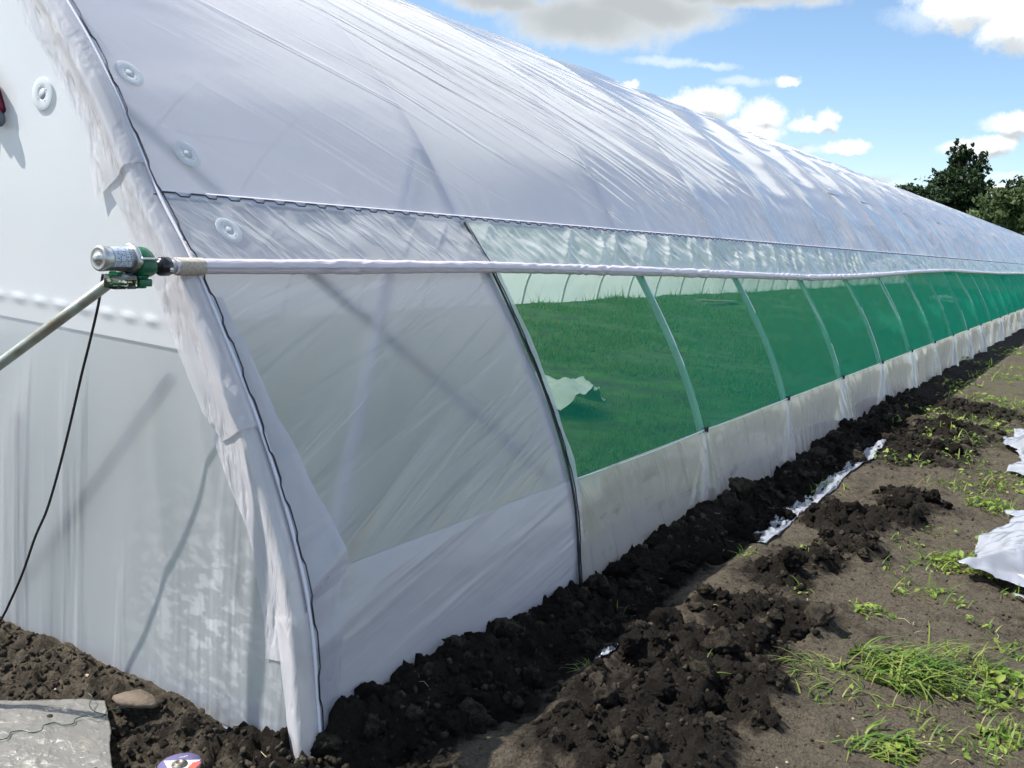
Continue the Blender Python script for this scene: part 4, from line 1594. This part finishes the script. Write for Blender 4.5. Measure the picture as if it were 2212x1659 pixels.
# ------------------------------------------------------------------ loose film
def quad_sheet(A, B, C_, D_, nu, nv, hfun, name, mat, label, cat, group=None, soil=.5, edge=.02, seed=0, thick=True):
    U_, W_ = np.meshgrid(np.linspace(0, 1, nu), np.linspace(0, 1, nv), indexing='ij')
    A, B, C_, D_ = (np.asarray(q, float) for q in (A, B, C_, D_))
    P = ((1 - U_) * (1 - W_))[..., None] * A + (U_ * (1 - W_))[..., None] * B + (U_ * W_)[..., None] * C_ + ((1 - U_) * W_)[..., None] * D_
    ed = np.minimum(np.minimum(U_, 1 - U_), np.minimum(W_, 1 - W_))
    P = P + edge * np.stack([fbm(U_ * 5, W_ * 5, None, seed, 3), fbm(U_ * 5 + 9, W_ * 5, None, seed + 1, 3)], -1)
    Z = ground_base(P[..., 0], P[..., 1]) + hfun(U_, W_, P[..., 0], P[..., 1])
    V = np.concatenate([P, Z[..., None]], -1).reshape(-1, 3)
    o = part(name, V, grid_faces(nu, nv), mat, None, np.stack([P[..., 0].ravel(), P[..., 1].ravel()], 1), {'soil': np.full(len(V), soil)})
    if thick:
        sm = o.modifiers.new('thickness', 'SOLIDIFY'); sm.thickness = .0012
    return tag(o, label, cat, group)


def ground_base(x, y):
    g = ground_h(x, y)
    # smooth support: film bridges the hollows
    return np.maximum(g, ground_h(x, y, np.zeros_like(x)) - .0)


def crumple(a, f, seed):
    def fn(U_, W_, x, y):
        e = np.minimum(np.minimum(U_, 1 - U_), np.minimum(W_, 1 - W_))
        r = ridged((x * 1.1 + y * .5) * f, seed, 1.5) * .55 + ridged((x * .4 - y * .9) * f * .8 + 3, seed + 1, 1.6) * .45 + .35 * fbm(x * f * 1.5, y * f * 1.5, None, seed + 2, 3)
        return .012 + a * np.clip(r, 0, 2) * (.25 + .75 * sstep(e, 0, .18))
    return fn


quad_sheet((1.42, 3.15), (1.56, 4.75), (2.9, 4.9), (2.7, 2.75), 110, 110, crumple(.30, 2.6, 401), 'film_sheet', M_loose,
           'large crumpled heap of whitish film lying on the weedy ground', 'plastic sheet', None, .45, .10, 411)
quad_sheet((1.80, 2.62), (1.72, 3.05), (2.7, 2.8), (2.6, 2.2), 60, 60, crumple(.09, 4, 421), 'film_sheet', M_loose,
           'small folded scrap of whitish film poking out under the crumpled heap', 'plastic sheet', None, .3, .05, 423)
quad_sheet((1.20, 8.25), (1.42, 6.15), (2.6, 6.0), (2.3, 8.3), 90, 70, crumple(.34, 1.7, 431), 'film_sheet', M_loose,
           'twisted upright ribbon of whitish film among the far weeds', 'plastic sheet', None, .2, .12, 433)


def strip_h(U_, W_, x, y):
    return .012 + .015 * np.clip(fbm(x * 7, y * 2, None, 441, 3), -.3, 1) + .012 * ridged(W_ * 2 + y * 1.1, 443, 3)


quad_sheet((.36, 3.05), (.36, 6.3), (.48, 6.3), (.48, 2.95), 160, 16, strip_h, 'film_strip', M_loose,
           'narrow dirty strip of white film lying along the trench edge', 'plastic sheet', None, .55, .045, 445)
quad_sheet((.42, 1.08), (.405, 1.22), (.44, 1.24), (.455, 1.1), 20, 10, strip_h, 'film_strip', M_loose,
           'tiny bluish scrap of film showing in the trench near the second hoop', 'plastic sheet', None, .2, .01, 447)
shA, shB = at_z(228, 1530, -.075), at_z(242, 1659, -.075)
shB = shA + (shB - shA) * 2.1
shD = at_z(0, 1528, -.075); shD = shA + (shD - shA) * 1.9
shC = shB + (shD - shA)


def flat_h(U_, W_, x, y):
    return .030 + .010 * fbm(x * 5, y * 5, None, 451, 3) + .006 * fbm(x * 22, y * 22, None, 452, 2)


sheet_o = quad_sheet(shA[:2], shB[:2], shC[:2], shD[:2], 120, 120, lambda U_, W_, x, y: 0 * x, 'grey_sheet', M_sheet,
                     'flat dirty grey piece of film spread on the soil before the end wall', 'plastic sheet', None, .75, .008, 455)
me = sheet_o.data
co = np.empty(len(me.vertices) * 3, np.float32); me.vertices.foreach_get('co', co); co = co.reshape(-1, 3)
co[:, 2] = -.045 + .014 * fbm(co[:, 0] * 4, co[:, 1] * 4, None, 457, 3) + .003 * fbm(co[:, 0] * 25, co[:, 1] * 25, None, 458, 3)
me.vertices.foreach_set('co', co.ravel()); me.update()


def wire_px(cr):
    out_ = []
    for (x, y) in cr:
        sx, sy = x * .3255, 2200 + y * .3255
        p = at_z(sx * .6777, sy * .6777, -.036)
        out_.append(p)
    return catmull(np.array(out_), 5)


w1 = wire_px([(-160, 520), (-60, 500), (0, 485), (75, 465), (110, 410), (220, 395), (310, 415), (405, 395), (430, 345), (540, 315), (620, 340), (720, 325), (740, 280), (850, 250), (930, 270), (1030, 245), (1045, 200), (1150, 178), (1270, 190)])
V, Fc = tube(w1, .0016, 6)
tag(part('loose_wire', V, Fc, M_gwire), 'long wavy dark green wire lying across the grey sheet', 'wire')
w2 = wire_px([(860, 85), (900, 115), (875, 180), (905, 225), (960, 240), (1030, 252)])
w2[:, 2] += np.linspace(.02, .004, len(w2))
V, Fc = tube(w2, .0014, 6)
tag(part('loose_wire', V, Fc, M_gwire), 'short bent green wire at the corner of the grey sheet', 'wire')

# ------------------------------------------------------------------ angle grinder at the lower border
dc_ = at_z(388, 1653, -.035)
zt = -.035
gdr = thing('angle_grinder', 'angle grinder lying on the soil with a purple cutting disc', 'angle grinder', (dc_[0], dc_[1], zt - .06))
tilt = np.array(Euler((math.radians(5), math.radians(-4), 0)).to_matrix())


def gl_(V):
    return (np.asarray(V, float) @ tilt.T) + np.array([dc_[0], dc_[1], zt])


rt = np.array([math.cos(YAW), math.sin(YAW), 0]); fw = np.array([-math.sin(YAW), math.cos(YAW), 0])   # picture right / away, on the ground


def loc2(u, v, z=0.0):
    return rt * u + fw * v + np.array([0, 0, z])


V, Fc = lathe([(-.0015, .010), (-.0015, .0622), (.0015, .0625), (.0015, .010)], (0, 0, 0), (0, 0, 1), 48, (1, 0, 0))
disc_o = part('cutting_disc', gl_(V), Fc, M_purple, gdr, smooth_=False)
tri = np.array([loc2(-.055, .022, .0021), loc2(.055, .024, .0021), loc2(.012, -.050, .0021), loc2(-.006, -.054, .0021)])
part('paper_label', gl_(tri), [(0, 3, 2, 1)], M_label, disc_o, smooth_=False)
redp = np.array([loc2(.036, .008, .0026), loc2(.052, .018, .0026), loc2(.061, .006, .0026), loc2(.050, -.032, .0026), loc2(.024, -.046, .0026)])
part('red_stripe', gl_(redp), [(4, 3, 2, 1, 0)], M_red, disc_o, smooth_=False)
prs = []
for (u, v, l, an_) in ((-.010, .0385, .008, .5), (-.0065, .0385, .009, -.7), (-.002, .040, .008, 1.2)):
    dv = np.array([math.cos(an_), math.sin(an_)]) * l / 2
    nv_ = np.array([-dv[1], dv[0]]) / l * .0022
    c4 = [np.array([u, v]) + s1 * dv + s2 * nv_ for s1, s2 in ((-1, -1), (1, -1), (1, 1), (-1, 1))]
    prs.append((np.array([loc2(q[0], q[1], .0024) for q in c4]), [(0, 1, 2, 3)]))
ring = np.array([loc2(.005 + .0055 * math.cos(q) * k, .043 + .0055 * math.sin(q) * k, .0024) for k in (1, .62) for q in np.linspace(.2, 5.9, 14)])
prs.append((ring, [(i, i + 1, 14 + i + 1, 14 + i) for i in range(13)]))
V, Fc = join(*prs)
part('white_print', gl_(V), Fc, M_label, disc_o, smooth_=False)
V, Fc = lathe([(.0025, .023), (.006, .022), (.007, .015), (.011, .014), (.0115, .009), (.009, .008)], (0, 0, 0), (0, 0, 1), 28, (1, 0, 0))
nut = part('flange_nut', gl_(V), Fc, M_flange, gdr)
for q in range(4):
    an_ = q * math.pi / 2 + .6
    V, Fc = lathe([(.0062, .0022), (.0072, .0022)], loc2(.0185 * math.cos(an_), .0185 * math.sin(an_)), (0, 0, 1), 8, (1, 0, 0))
    part('pin_hole', gl_(V), Fc, M_black, nut)
V, Fc = lathe([(-.052, .022), (-.045, .030), (-.02, .031), (-.008, .024), (-.0016, .016)], (0, 0, 0), (0, 0, 1), 24, (1, 0, 0))
part('gear_head', gl_(V), Fc, M_cast, gdr)
V, Fc = lathe([(.02, .026), (.05, .034), (.12, .035), (.15, .029), (.24, .027), (.27, .031), (.275, .02)], loc2(.0, .0, -.034), -fw * .8 + rt * .6, 24)
part('body', gl_(V), Fc, M_black, gdr)
an_ = np.linspace(math.radians(190), math.radians(350), 24)
gV, gF = [], []
for i, q in enumerate(an_):
    for (rr, zz) in ((.030, -.006), (.066, -.006), (.066, .006)):
        gV.append(loc2(rr * math.cos(q), rr * math.sin(q), zz))
for i in range(23):
    for j in range(2):
        gF.append((i * 3 + j, i * 3 + j + 1, i * 3 + j + 4, i * 3 + j + 3))
gd = part('guard', gl_(gV), gF, M_flange, gdr)
gd.modifiers.new('thickness', 'SOLIDIFY').thickness = .0015

# ------------------------------------------------------------------ things inside the tunnel
U_, W_ = np.meshgrid(np.linspace(0, 1, 90), np.linspace(0, 1, 48), indexing='ij')
f0, f1 = np.array([-3.4, 6.85]), np.array([-1.9, 5.6])
ctr = f0 + (f1 - f0) * U_[..., None]
pw = np.interp(U_, [0, .55, .62, .8, 1], [.10, .10, .18, .34, .22])
nrm2 = np.array([.63, .77])
P = ctr + nrm2 * ((W_ - .5) * 2 * pw)[..., None] + .06 * np.stack([fbm(U_ * 6, W_ * 4, None, 461, 3), fbm(U_ * 6, W_ * 4, None, 462, 3)], -1)
Z = floor_h(P[..., 0], P[..., 1]) + .05 + np.sin(np.pi * W_) * (.10 + .10 * sstep(U_, .55, .8)) + .07 * ridged(W_ * 5 + U_ * 3, 463, 2) * sstep(U_, .45, .7) + .03 * ridged(W_ * 9, 464, 2)
tag(part('fleece', np.concatenate([P, Z[..., None]], -1).reshape(-1, 3), grid_faces(90, 48), M_fleece), 'twisted white fleece cloth dropped on the grass inside the tunnel', 'cloth')
a, c2 = at_z(1508, 650, .08), at_z(1588, 650, .08)
md = (a + c2) / 2
V, Fc = box((md[0], md[1], floor_h(md[0], md[1]) + .10), (1.8, .22, .06), Euler((0, .02, math.atan2(c2[1] - a[1], c2[0] - a[0]))))
tag(bevel(part('timber_plank', V, Fc, M_plank, smooth_=False), .006), 'pale timber plank lying on the grass inside the tunnel', 'plank')
c3 = at_z(2040, 648, .1)
V = lump(IV3, 477, .5, .5) * np.array([.55, .5, .26]) + np.array([c3[0], c3[1], floor_h(c3[0], c3[1]) + .12])
tag(part('bundle', V, IF3, M_fleece), 'small white bundle far inside the tunnel on the grass', 'cloth')


# ------------------------------------------------------------------ grass and weeds
def blades(n, cx_, cy_, spread, length, width, lean, seed, zfun, droop=.6, direction=None):
    """tapering bent blades, four quads each"""
    rg_ = np.random.default_rng(seed)
    Vs, Fs, var, off_ = [], [], [], 0
    for i in range(n):
        r = spread * math.sqrt(rg_.random()); q = rg_.uniform(0, 2 * math.pi)
        x, y = cx_ + r * math.cos(q), cy_ + r * math.sin(q)
        an_ = rg_.uniform(0, 2 * math.pi) if direction is None else direction + rg_.normal() * .85
        L_ = length * rg_.uniform(.45, 1.15); w = width * rg_.uniform(.6, 1.25)
        up = math.radians(rg_.uniform(*lean))
        h = np.array([math.cos(an_), math.sin(an_), 0.0]); sd = np.array([-h[1], h[0], 0])
        z = zfun(x, y)
        p = np.array([x, y, z - .004])
        e = up
        m = 5
        for j in range(m + 1):
            wj = w * (1 - (j / m) ** 1.6) * .5 + .0003
            Vs.append(p - sd * wj); Vs.append(p + sd * wj)
            p = p + (h * math.cos(e) + np.array([0, 0, 1]) * math.sin(e)) * L_ / m
            e -= droop * rg_.uniform(.5, 1.3) / m * 2
            p[2] = max(p[2], z + .003)
        for j in range(m):
            a_ = off_ + 2 * j
            Fs.append((a_, a_ + 1, a_ + 3, a_ + 2))
        var += [rg_.random() ** 2] * (2 * m + 2)
        off_ += 2 * (m + 1)
    return np.array(Vs), Fs, np.array(var)


def leaves(n, cx_, cy_, spread, size, seed, zfun, height=.05):
    rg_ = np.random.default_rng(seed)
    Vs, Fs, var, off_ = [], [], [], 0
    for i in range(n):
        r = spread * math.sqrt(rg_.random()); q = rg_.uniform(0, 2 * math.pi)
        x, y = cx_ + r * math.cos(q), cy_ + r * math.sin(q)
        z = zfun(x, y) + rg_.uniform(.004, height) * (1 - .6 * r / spread)
        s = size * rg_.uniform(.5, 1.2)
        R = np.array(Euler((rg_.uniform(-.7, .7), rg_.uniform(-.7, .7), rg_.uniform(0, 6.28))).to_matrix())
        pl_ = np.array([(-1, 0, 0), (-.55, .42, .10), (.1, .55, .14), (.7, .35, .08), (1, 0, -.08), (.7, -.35, .08), (.1, -.55, .14), (-.55, -.42, .10), (0, 0, .0)]) * s
        Vs.append(pl_ @ R.T + np.array([x, y, z]))
        Fs += [(off_ + j, off_ + (j + 1) % 8, off_ + 8) for j in range(8)]
        # stalk
        st = np.array([(-1, -.03, 0), (-1, .03, 0), (-1.9, .03, -.2), (-1.9, -.03, -.2)]) * s
        st = st @ R.T + np.array([x, y, z])
        Vs.append(st); Fs.append((off_ + 9, off_ + 10, off_ + 11, off_ + 12))
        off_ += 13
        var += [rg_.random()] * 13
    return np.concatenate(Vs), Fs, np.array(var)


def veg(name, bl, lf, label, cat, group, loc):
    t = thing(name, label, cat, loc, group)
    if bl is not None:
        part('blades', bl[0], bl[1], M_grass, t, None, {'var': bl[2]})['kind'] = 'stuff'
    if lf is not None:
        part('leaves', lf[0], lf[1], M_weed, t, None, {'var': lf[2]})['kind'] = 'stuff'
    return t


def gz1(x, y):
    return gh(x, y)


ZC = {}


def gzc(x, y):
    k_ = (round(x / .012), round(y / .012))
    if k_ not in ZC: ZC[k_] = gh(x, y)
    return ZC[k_]


c = at_z(1925, 1450)
veg('grass_clump', blades(230, c[0], c[1], .19, .24, .010, (20, 65), 501, gzc, .9, YAW - .5), leaves(46, c[0] + .08, c[1] - .02, .2, .016, 502, gzc),
    'largest clump of long bent green grass on the bare soil', 'grass', None, (c[0], c[1], 0))
c = at_z(1790, 1450)
veg('grass_clump', blades(60, c[0], c[1], .14, .15, .006, (5, 40), 503, gzc, .5, YAW + 3.3), leaves(6, c[0], c[1], .1, .012, 504, gzc),
    'thin yellowing wisps of grass beside the largest clump', 'grass', None, (c[0], c[1], 0))
c = at_z(1900, 1600)
veg('grass_clump', blades(90, c[0], c[1], .10, .16, .008, (15, 55), 505, gzc, .9, YAW - .4), leaves(24, c[0] + .08, c[1] + .0, .07, .015, 506, gzc),
    'low tuft of green grass lying flat at the cracked ground', 'grass', None, (c[0], c[1], 0))
c = at_z(2170, 1500)
veg('weed_plant', blades(46, c[0], c[1], .14, .13, .007, (20, 70), 507, gzc), leaves(120, c[0], c[1], .17, .020, 508, gzc, .07),
    'broad yellow green weed patch with round leaves near the largest clump', 'weed', None, (c[0], c[1], 0))
c = at_z(2085, 1225)
veg('weed_plant', blades(70, c[0] - .08, c[1], .17, .16, .007, (15, 70), 509, gzc), leaves(190, c[0] + .02, c[1] - .04, .17, .020, 510, gzc, .08),
    'dense leafy weed growing at the tip of the crumpled film heap', 'weed', None, (c[0], c[1], 0))
c = at_z(1880, 1335)
veg('weed_plant', blades(14, c[0], c[1], .08, .08, .006, (10, 50), 511, gzc), leaves(64, c[0], c[1], .10, .015, 512, gzc, .03),
    'flat pale weed spreading between the dug heap and largest clump', 'weed', None, (c[0], c[1], 0))
c = at_z(2070, 1440)
veg('grass_clump', blades(60, c[0], c[1], .13, .18, .006, (20, 75), 513, gzc, .8, YAW - .6), leaves(16, c[0], c[1], .12, .014, 514, gzc),
    'sparse arching grass between the largest clump and the weed patch', 'grass', None, (c[0], c[1], 0))
c = at_z(1612, 1212)
veg('weed_plant', blades(14, c[0], c[1], .05, .08, .006, (30, 70), 515, gzc), leaves(16, c[0], c[1], .05, .013, 516, gzc),
    'tiny green sprout on the trench shoulder near the film strip', 'weed', None, (c[0], c[1], 0))
c = at_z(2140, 1105)
veg('weed_plant', blades(60, c[0], c[1], .16, .16, .007, (20, 75), 517, gzc), leaves(110, c[0], c[1], .16, .020, 518, gzc, .08),
    'leafy weed clump behind the crumpled film heap', 'weed', None, (c[0], c[1], 0))
c = at_z(2160, 1600)
veg('grass_clump', blades(40, c[0], c[1], .08, .12, .007, (30, 80), 519, gzc, .8), leaves(30, c[0], c[1], .09, .016, 520, gzc),
    'small upright grass and leaf tuft below the broad weed patch', 'grass', None, (c[0], c[1], 0))
c = at_z(1260, 1440)
veg('grass_clump', blades(22, c[0], c[1], .05, .07, .004, (0, 35), 521, gzc, .5), None,
    'few short grass blades on the trench shoulder by the second hoop', 'grass', None, (c[0], c[1], 0))
lab = 'small leafy weed scattered over the bare ground beyond the dug heaps'
for i, (px, py, nb, nl, sp) in enumerate(((1990, 1290, 26, 26, .14), (1960, 1180, 14, 10, .1), (2040, 1060, 24, 26, .2), (1980, 1010, 10, 10, .12), (2150, 1040, 30, 50, .25), (2080, 1000, 24, 40, .25),
        (1790, 1060, 10, 24, .12), (1745, 1215, 4, 14, .05), (2060, 960, 30, 40, .3), (2140, 930, 40, 60, .4), (2190, 880, 40, 60, .5), (2100, 860, 30, 50, .4), (2180, 820, 40, 60, .6),
        (2000, 900, 20, 40, .3), (1965, 915, 10, 60, .22), (1900, 1000, 10, 30, .2), (2120, 790, 30, 50, .6), (2200, 770, 30, 50, .8), (2150, 755, 20, 50, .8), (2060, 830, 20, 50, .4),
        (1830, 1600, 8, 6, .08), (1760, 1500, 20, 2, .1), (2020, 1600, 10, 14, .1), (2110, 1360, 8, 10, .08), (1720, 1290, 3, 8, .05), (2010, 1225, 22, 14, .12), (2050, 1310, 16, 20, .1), (2195, 1290, 14, 16, .08), (2200, 1420, 30, 30, .12), (2085, 1520, 24, 16, .12), (1965, 1545, 20, 6, .1), (1850, 1510, 16, 4, .1), (2150, 1180, 20, 40, .14), (2195, 1060, 20, 40, .2), (2105, 1060, 20, 36, .18), (1930, 1245, 14, 4, .1), (2030, 1150, 10, 14, .12), (2200, 1600, 20, 30, .1), (2120, 1640, 16, 10, .08), (1345, 1300, 6, 0, .05), (1530, 1480, 8, 2, .07))):
    c = at_z(px, py)
    sz = .010 + .0016 * c[1]
    veg('weed_plant', blades(nb, c[0], c[1], sp, .09 + .008 * c[1], .005 + .0007 * c[1], (15, 75), 540 + i, gzc) if nb else None,
        leaves(nl, c[0], c[1], sp, sz, 580 + i, gzc, .03 + .004 * c[1]) if nl else None, lab, 'weed', 'scattered weeds', (c[0], c[1], 0))

# bits of straw
Vs, Fs = [], []
for i in range(70):
    y = -.5 + 4.5 * rgc.random() ** 1.6; x = rgc.uniform(-1.2, 1.8)
    if y > -.03 and x < .05: continue
    an_ = rgc.uniform(0, 6.28); L_ = rgc.uniform(.02, .07)
    z = gh(x, y) + .008
    V, Fc = tube([(x, y, z), (x + L_ * .5 * math.cos(an_), y + L_ * .5 * math.sin(an_), z + rgc.uniform(0, .012)), (x + L_ * math.cos(an_ + .2), y + L_ * math.sin(an_ + .2), z + .002)], .0011, 4)
    Vs.append((V, Fc))
V, Fc = join(*Vs)
tag(part('straw', V, Fc, M_straw), 'bits of dry straw strewn over the soil', 'straw', None, 'stuff')

# grass inside the tunnel, one mass
rgl = np.random.default_rng(91)


def lawn(n, ya, yb_, hgt, wid, seed, xr_=(-8.4, -.08)):
    rg_ = np.random.default_rng(seed)
    x = rg_.uniform(*xr_, n); y = rg_.uniform(ya, yb_, n)
    pat = fbm(x * .9, y * .9, None, 601, 4)
    keep = pat + rg_.normal(size=n) * .16 > -.12
    x, y = x[keep], y[keep]; n = len(x)
    an_ = rg_.uniform(0, 2 * np.pi, n); L_ = hgt * rg_.uniform(.4, 1.2, n) * (1 + 1.4 * np.clip(pat[keep], 0, 1)); w = wid * rg_.uniform(.6, 1.4, n)
    ln = rg_.uniform(.2, 1.0, n)
    z = floor_h(x, y)
    b1 = np.stack([x - np.sin(an_) * w, y + np.cos(an_) * w, z], 1); b2 = np.stack([x + np.sin(an_) * w, y - np.cos(an_) * w, z], 1)
    tp = np.stack([x + np.cos(an_) * L_ * ln, y + np.sin(an_) * L_ * ln, z + L_ * (1.1 - .6 * ln)], 1)
    V = np.stack([b1, b2, tp], 1).reshape(-1, 3)
    return V, np.arange(3 * n).reshape(-1, 3), np.repeat(rg_.random(n) ** 1.5, 3)


pcs = [lawn(36000, .1, 8, .075, .006, 611), lawn(42000, 8, 20, .09, .011, 612), lawn(30000, 20, LEN - .2, .11, .02, 613), lawn(1700, 3, LEN - .2, .24, .010, 614, (-8.5, -7.7))]
Vs = np.concatenate([p_[0] for p_ in pcs]); o_ = 0; Fs = []
for p_ in pcs:
    Fs.append(p_[1] + o_); o_ += len(p_[0])
lw = part('lawn_grass', Vs, np.concatenate(Fs), M_lawn, None, None, {'var': np.concatenate([p_[2] for p_ in pcs])})
tag(lw, 'short green grass covering the floor inside the tunnel', 'grass', None, 'stuff')

# ------------------------------------------------------------------ trees beyond the tunnel
def tree(name, base, h, clumps, leaf, n, mat, label, seed):
    """clumps: list of (dx along picture right, height fraction centre, radius, vertical radius)"""
    rg_ = np.random.default_rng(seed)
    root = thing(name, label, 'tree', tuple(base))
    base = np.array(base, float)
    lim = [tube([base + [0, 0, -.2], base + [0, 0, h * .3], base + [.02 * h * rg_.normal(), .02 * h * rg_.normal(), h * .6], base + [.03 * h * rg_.normal(), 0, h * .85]], [h * .028, h * .022, h * .013, h * .004], 8)]
    ctrs = []
    for (dx, hf, r, rv) in clumps:
        ctrs.append((base + rt * dx * h + fw * rg_.uniform(-.1, .1) * h + np.array([0, 0, hf * h]), r * h, rv * h))
    for (cc, r, rv) in ctrs:
        st = base + np.array([0, 0, max(.18 * h, cc[2] - base[2] - .3 * h)])
        lim.append(tube([st, (st + cc) / 2 + np.array([0, 0, .02 * h]), cc], [h * .010, h * .006, h * .002], 5))
    V, Fc = join(*lim)
    part('trunk', V, Fc, M_bark, root)
    tot = sum(r * r * rv for _, r, rv in ctrs) ** 1
    Vs, var = [], []
    for (cc, r, rv) in ctrs:
        m = max(60, int(n * (r * r * rv) ** .75 / sum((q[1] ** 2 * q[2]) ** .75 for q in ctrs)))
        # several sprays per clump, each a small cluster of leaves
        ns = max(6, m // 16)
        dsp = rg_.normal(size=(ns, 3)); dsp /= np.linalg.norm(dsp, axis=1)[:, None]
        dsp *= (rg_.random(ns) ** .38)[:, None]
        dsp *= (1 + .35 * rg_.normal(size=ns))[:, None].clip(.3, 1.35)
        spc = cc + dsp * np.array([r, r, rv])
        pick = rg_.integers(0, ns, m)
        pos = spc[pick] + rg_.normal(size=(m, 3)) * np.array([r, r, rv * .8]) * .13
        a_ = rg_.normal(size=(m, 3)); a_ /= np.linalg.norm(a_, axis=1)[:, None]
        b2 = np.cross(a_, rg_.normal(size=(m, 3))); b2 /= np.linalg.norm(b2, axis=1)[:, None]
        s = leaf * rg_.uniform(.5, 1.3, m)[:, None]
        Vs.append(np.stack([pos - a_ * s, pos + b2 * s * .5, pos + a_ * s, pos - b2 * s * .5], 1).reshape(-1, 3))
        var.append(np.repeat(np.clip(rg_.random(ns)[pick] * .7 + rg_.random(m) * .3, 0, 1), 4))
    V = np.concatenate(Vs)
    part('crown', V, np.arange(len(V)).reshape(-1, 4), mat, root, None, {'var': np.concatenate(var)}, False)
    return root


def tree_base(px, dist):
    d = ray(px, 560); d = d / np.hypot(d[0], d[1])
    p = CAM + d * dist
    return (p[0], p[1], -.1)


# crown outlines read off the photograph, as fractions of tree height
tall = [(-.02, .40, .20, .16), (.05, .52, .16, .14), (-.08, .55, .13, .11), (.0, .66, .14, .13), (.08, .68, .09, .14), (-.10, .72, .08, .07), (.10, .80, .05, .11), (.0, .82, .09, .10),
        (-.055, .90, .05, .08), (.03, .90, .045, .07), (-.075, .97, .018, .05), (.105, .90, .022, .05), (.17, .52, .10, .14), (-.17, .45, .12, .08), (.21, .40, .10, .12), (-.17, .66, .05, .035), (.14, .64, .05, .08),
        (-.27, .36, .12, .07), (.0, .25, .26, .14), (-.05, .78, .05, .06)]
tree('dark_tree', tree_base(2052, 112), 13.6, tall, .24, 26000, M_tree_d, 'tall dark tree with ragged pointed crown behind the tunnel roof', 701)
olive = [(0, .55, .30, .22), (-.2, .62, .2, .2), (.2, .66, .22, .2), (0, .78, .22, .16), (-.12, .84, .12, .10), (.12, .84, .14, .12), (-.3, .4, .2, .22), (.32, .42, .2, .25), (0, .35, .32, .2), (-.02, .92, .07, .06)]
tree('olive_tree', tree_base(2170, 92), 8.3, olive, .24, 11000, M_tree_o, 'rounded olive green tree right of the tall dark tree', 702)
rnd = [(0, .6, .36, .26), (-.25, .62, .2, .2), (.25, .62, .22, .2), (0, .82, .28, .15), (-.2, .8, .14, .12), (.2, .82, .16, .12), (-.3, .4, .22, .22), (.3, .4, .22, .22)]
tree('dark_tree', tree_base(2225, 125), 11.8, rnd, .34, 9000, M_tree_d, 'dark rounded tree standing behind the olive green tree', 703)
tree('dark_tree', tree_base(1972, 150), 12.6, rnd, .4, 6000, M_tree_d, 'low dark treetop just clearing the tunnel roof', 704)
tree('dark_tree', tree_base(2120, 140), 9.6, rnd, .4, 6000, M_tree_d, 'dark bushy tree filling the gap beside the tall tree', 705)
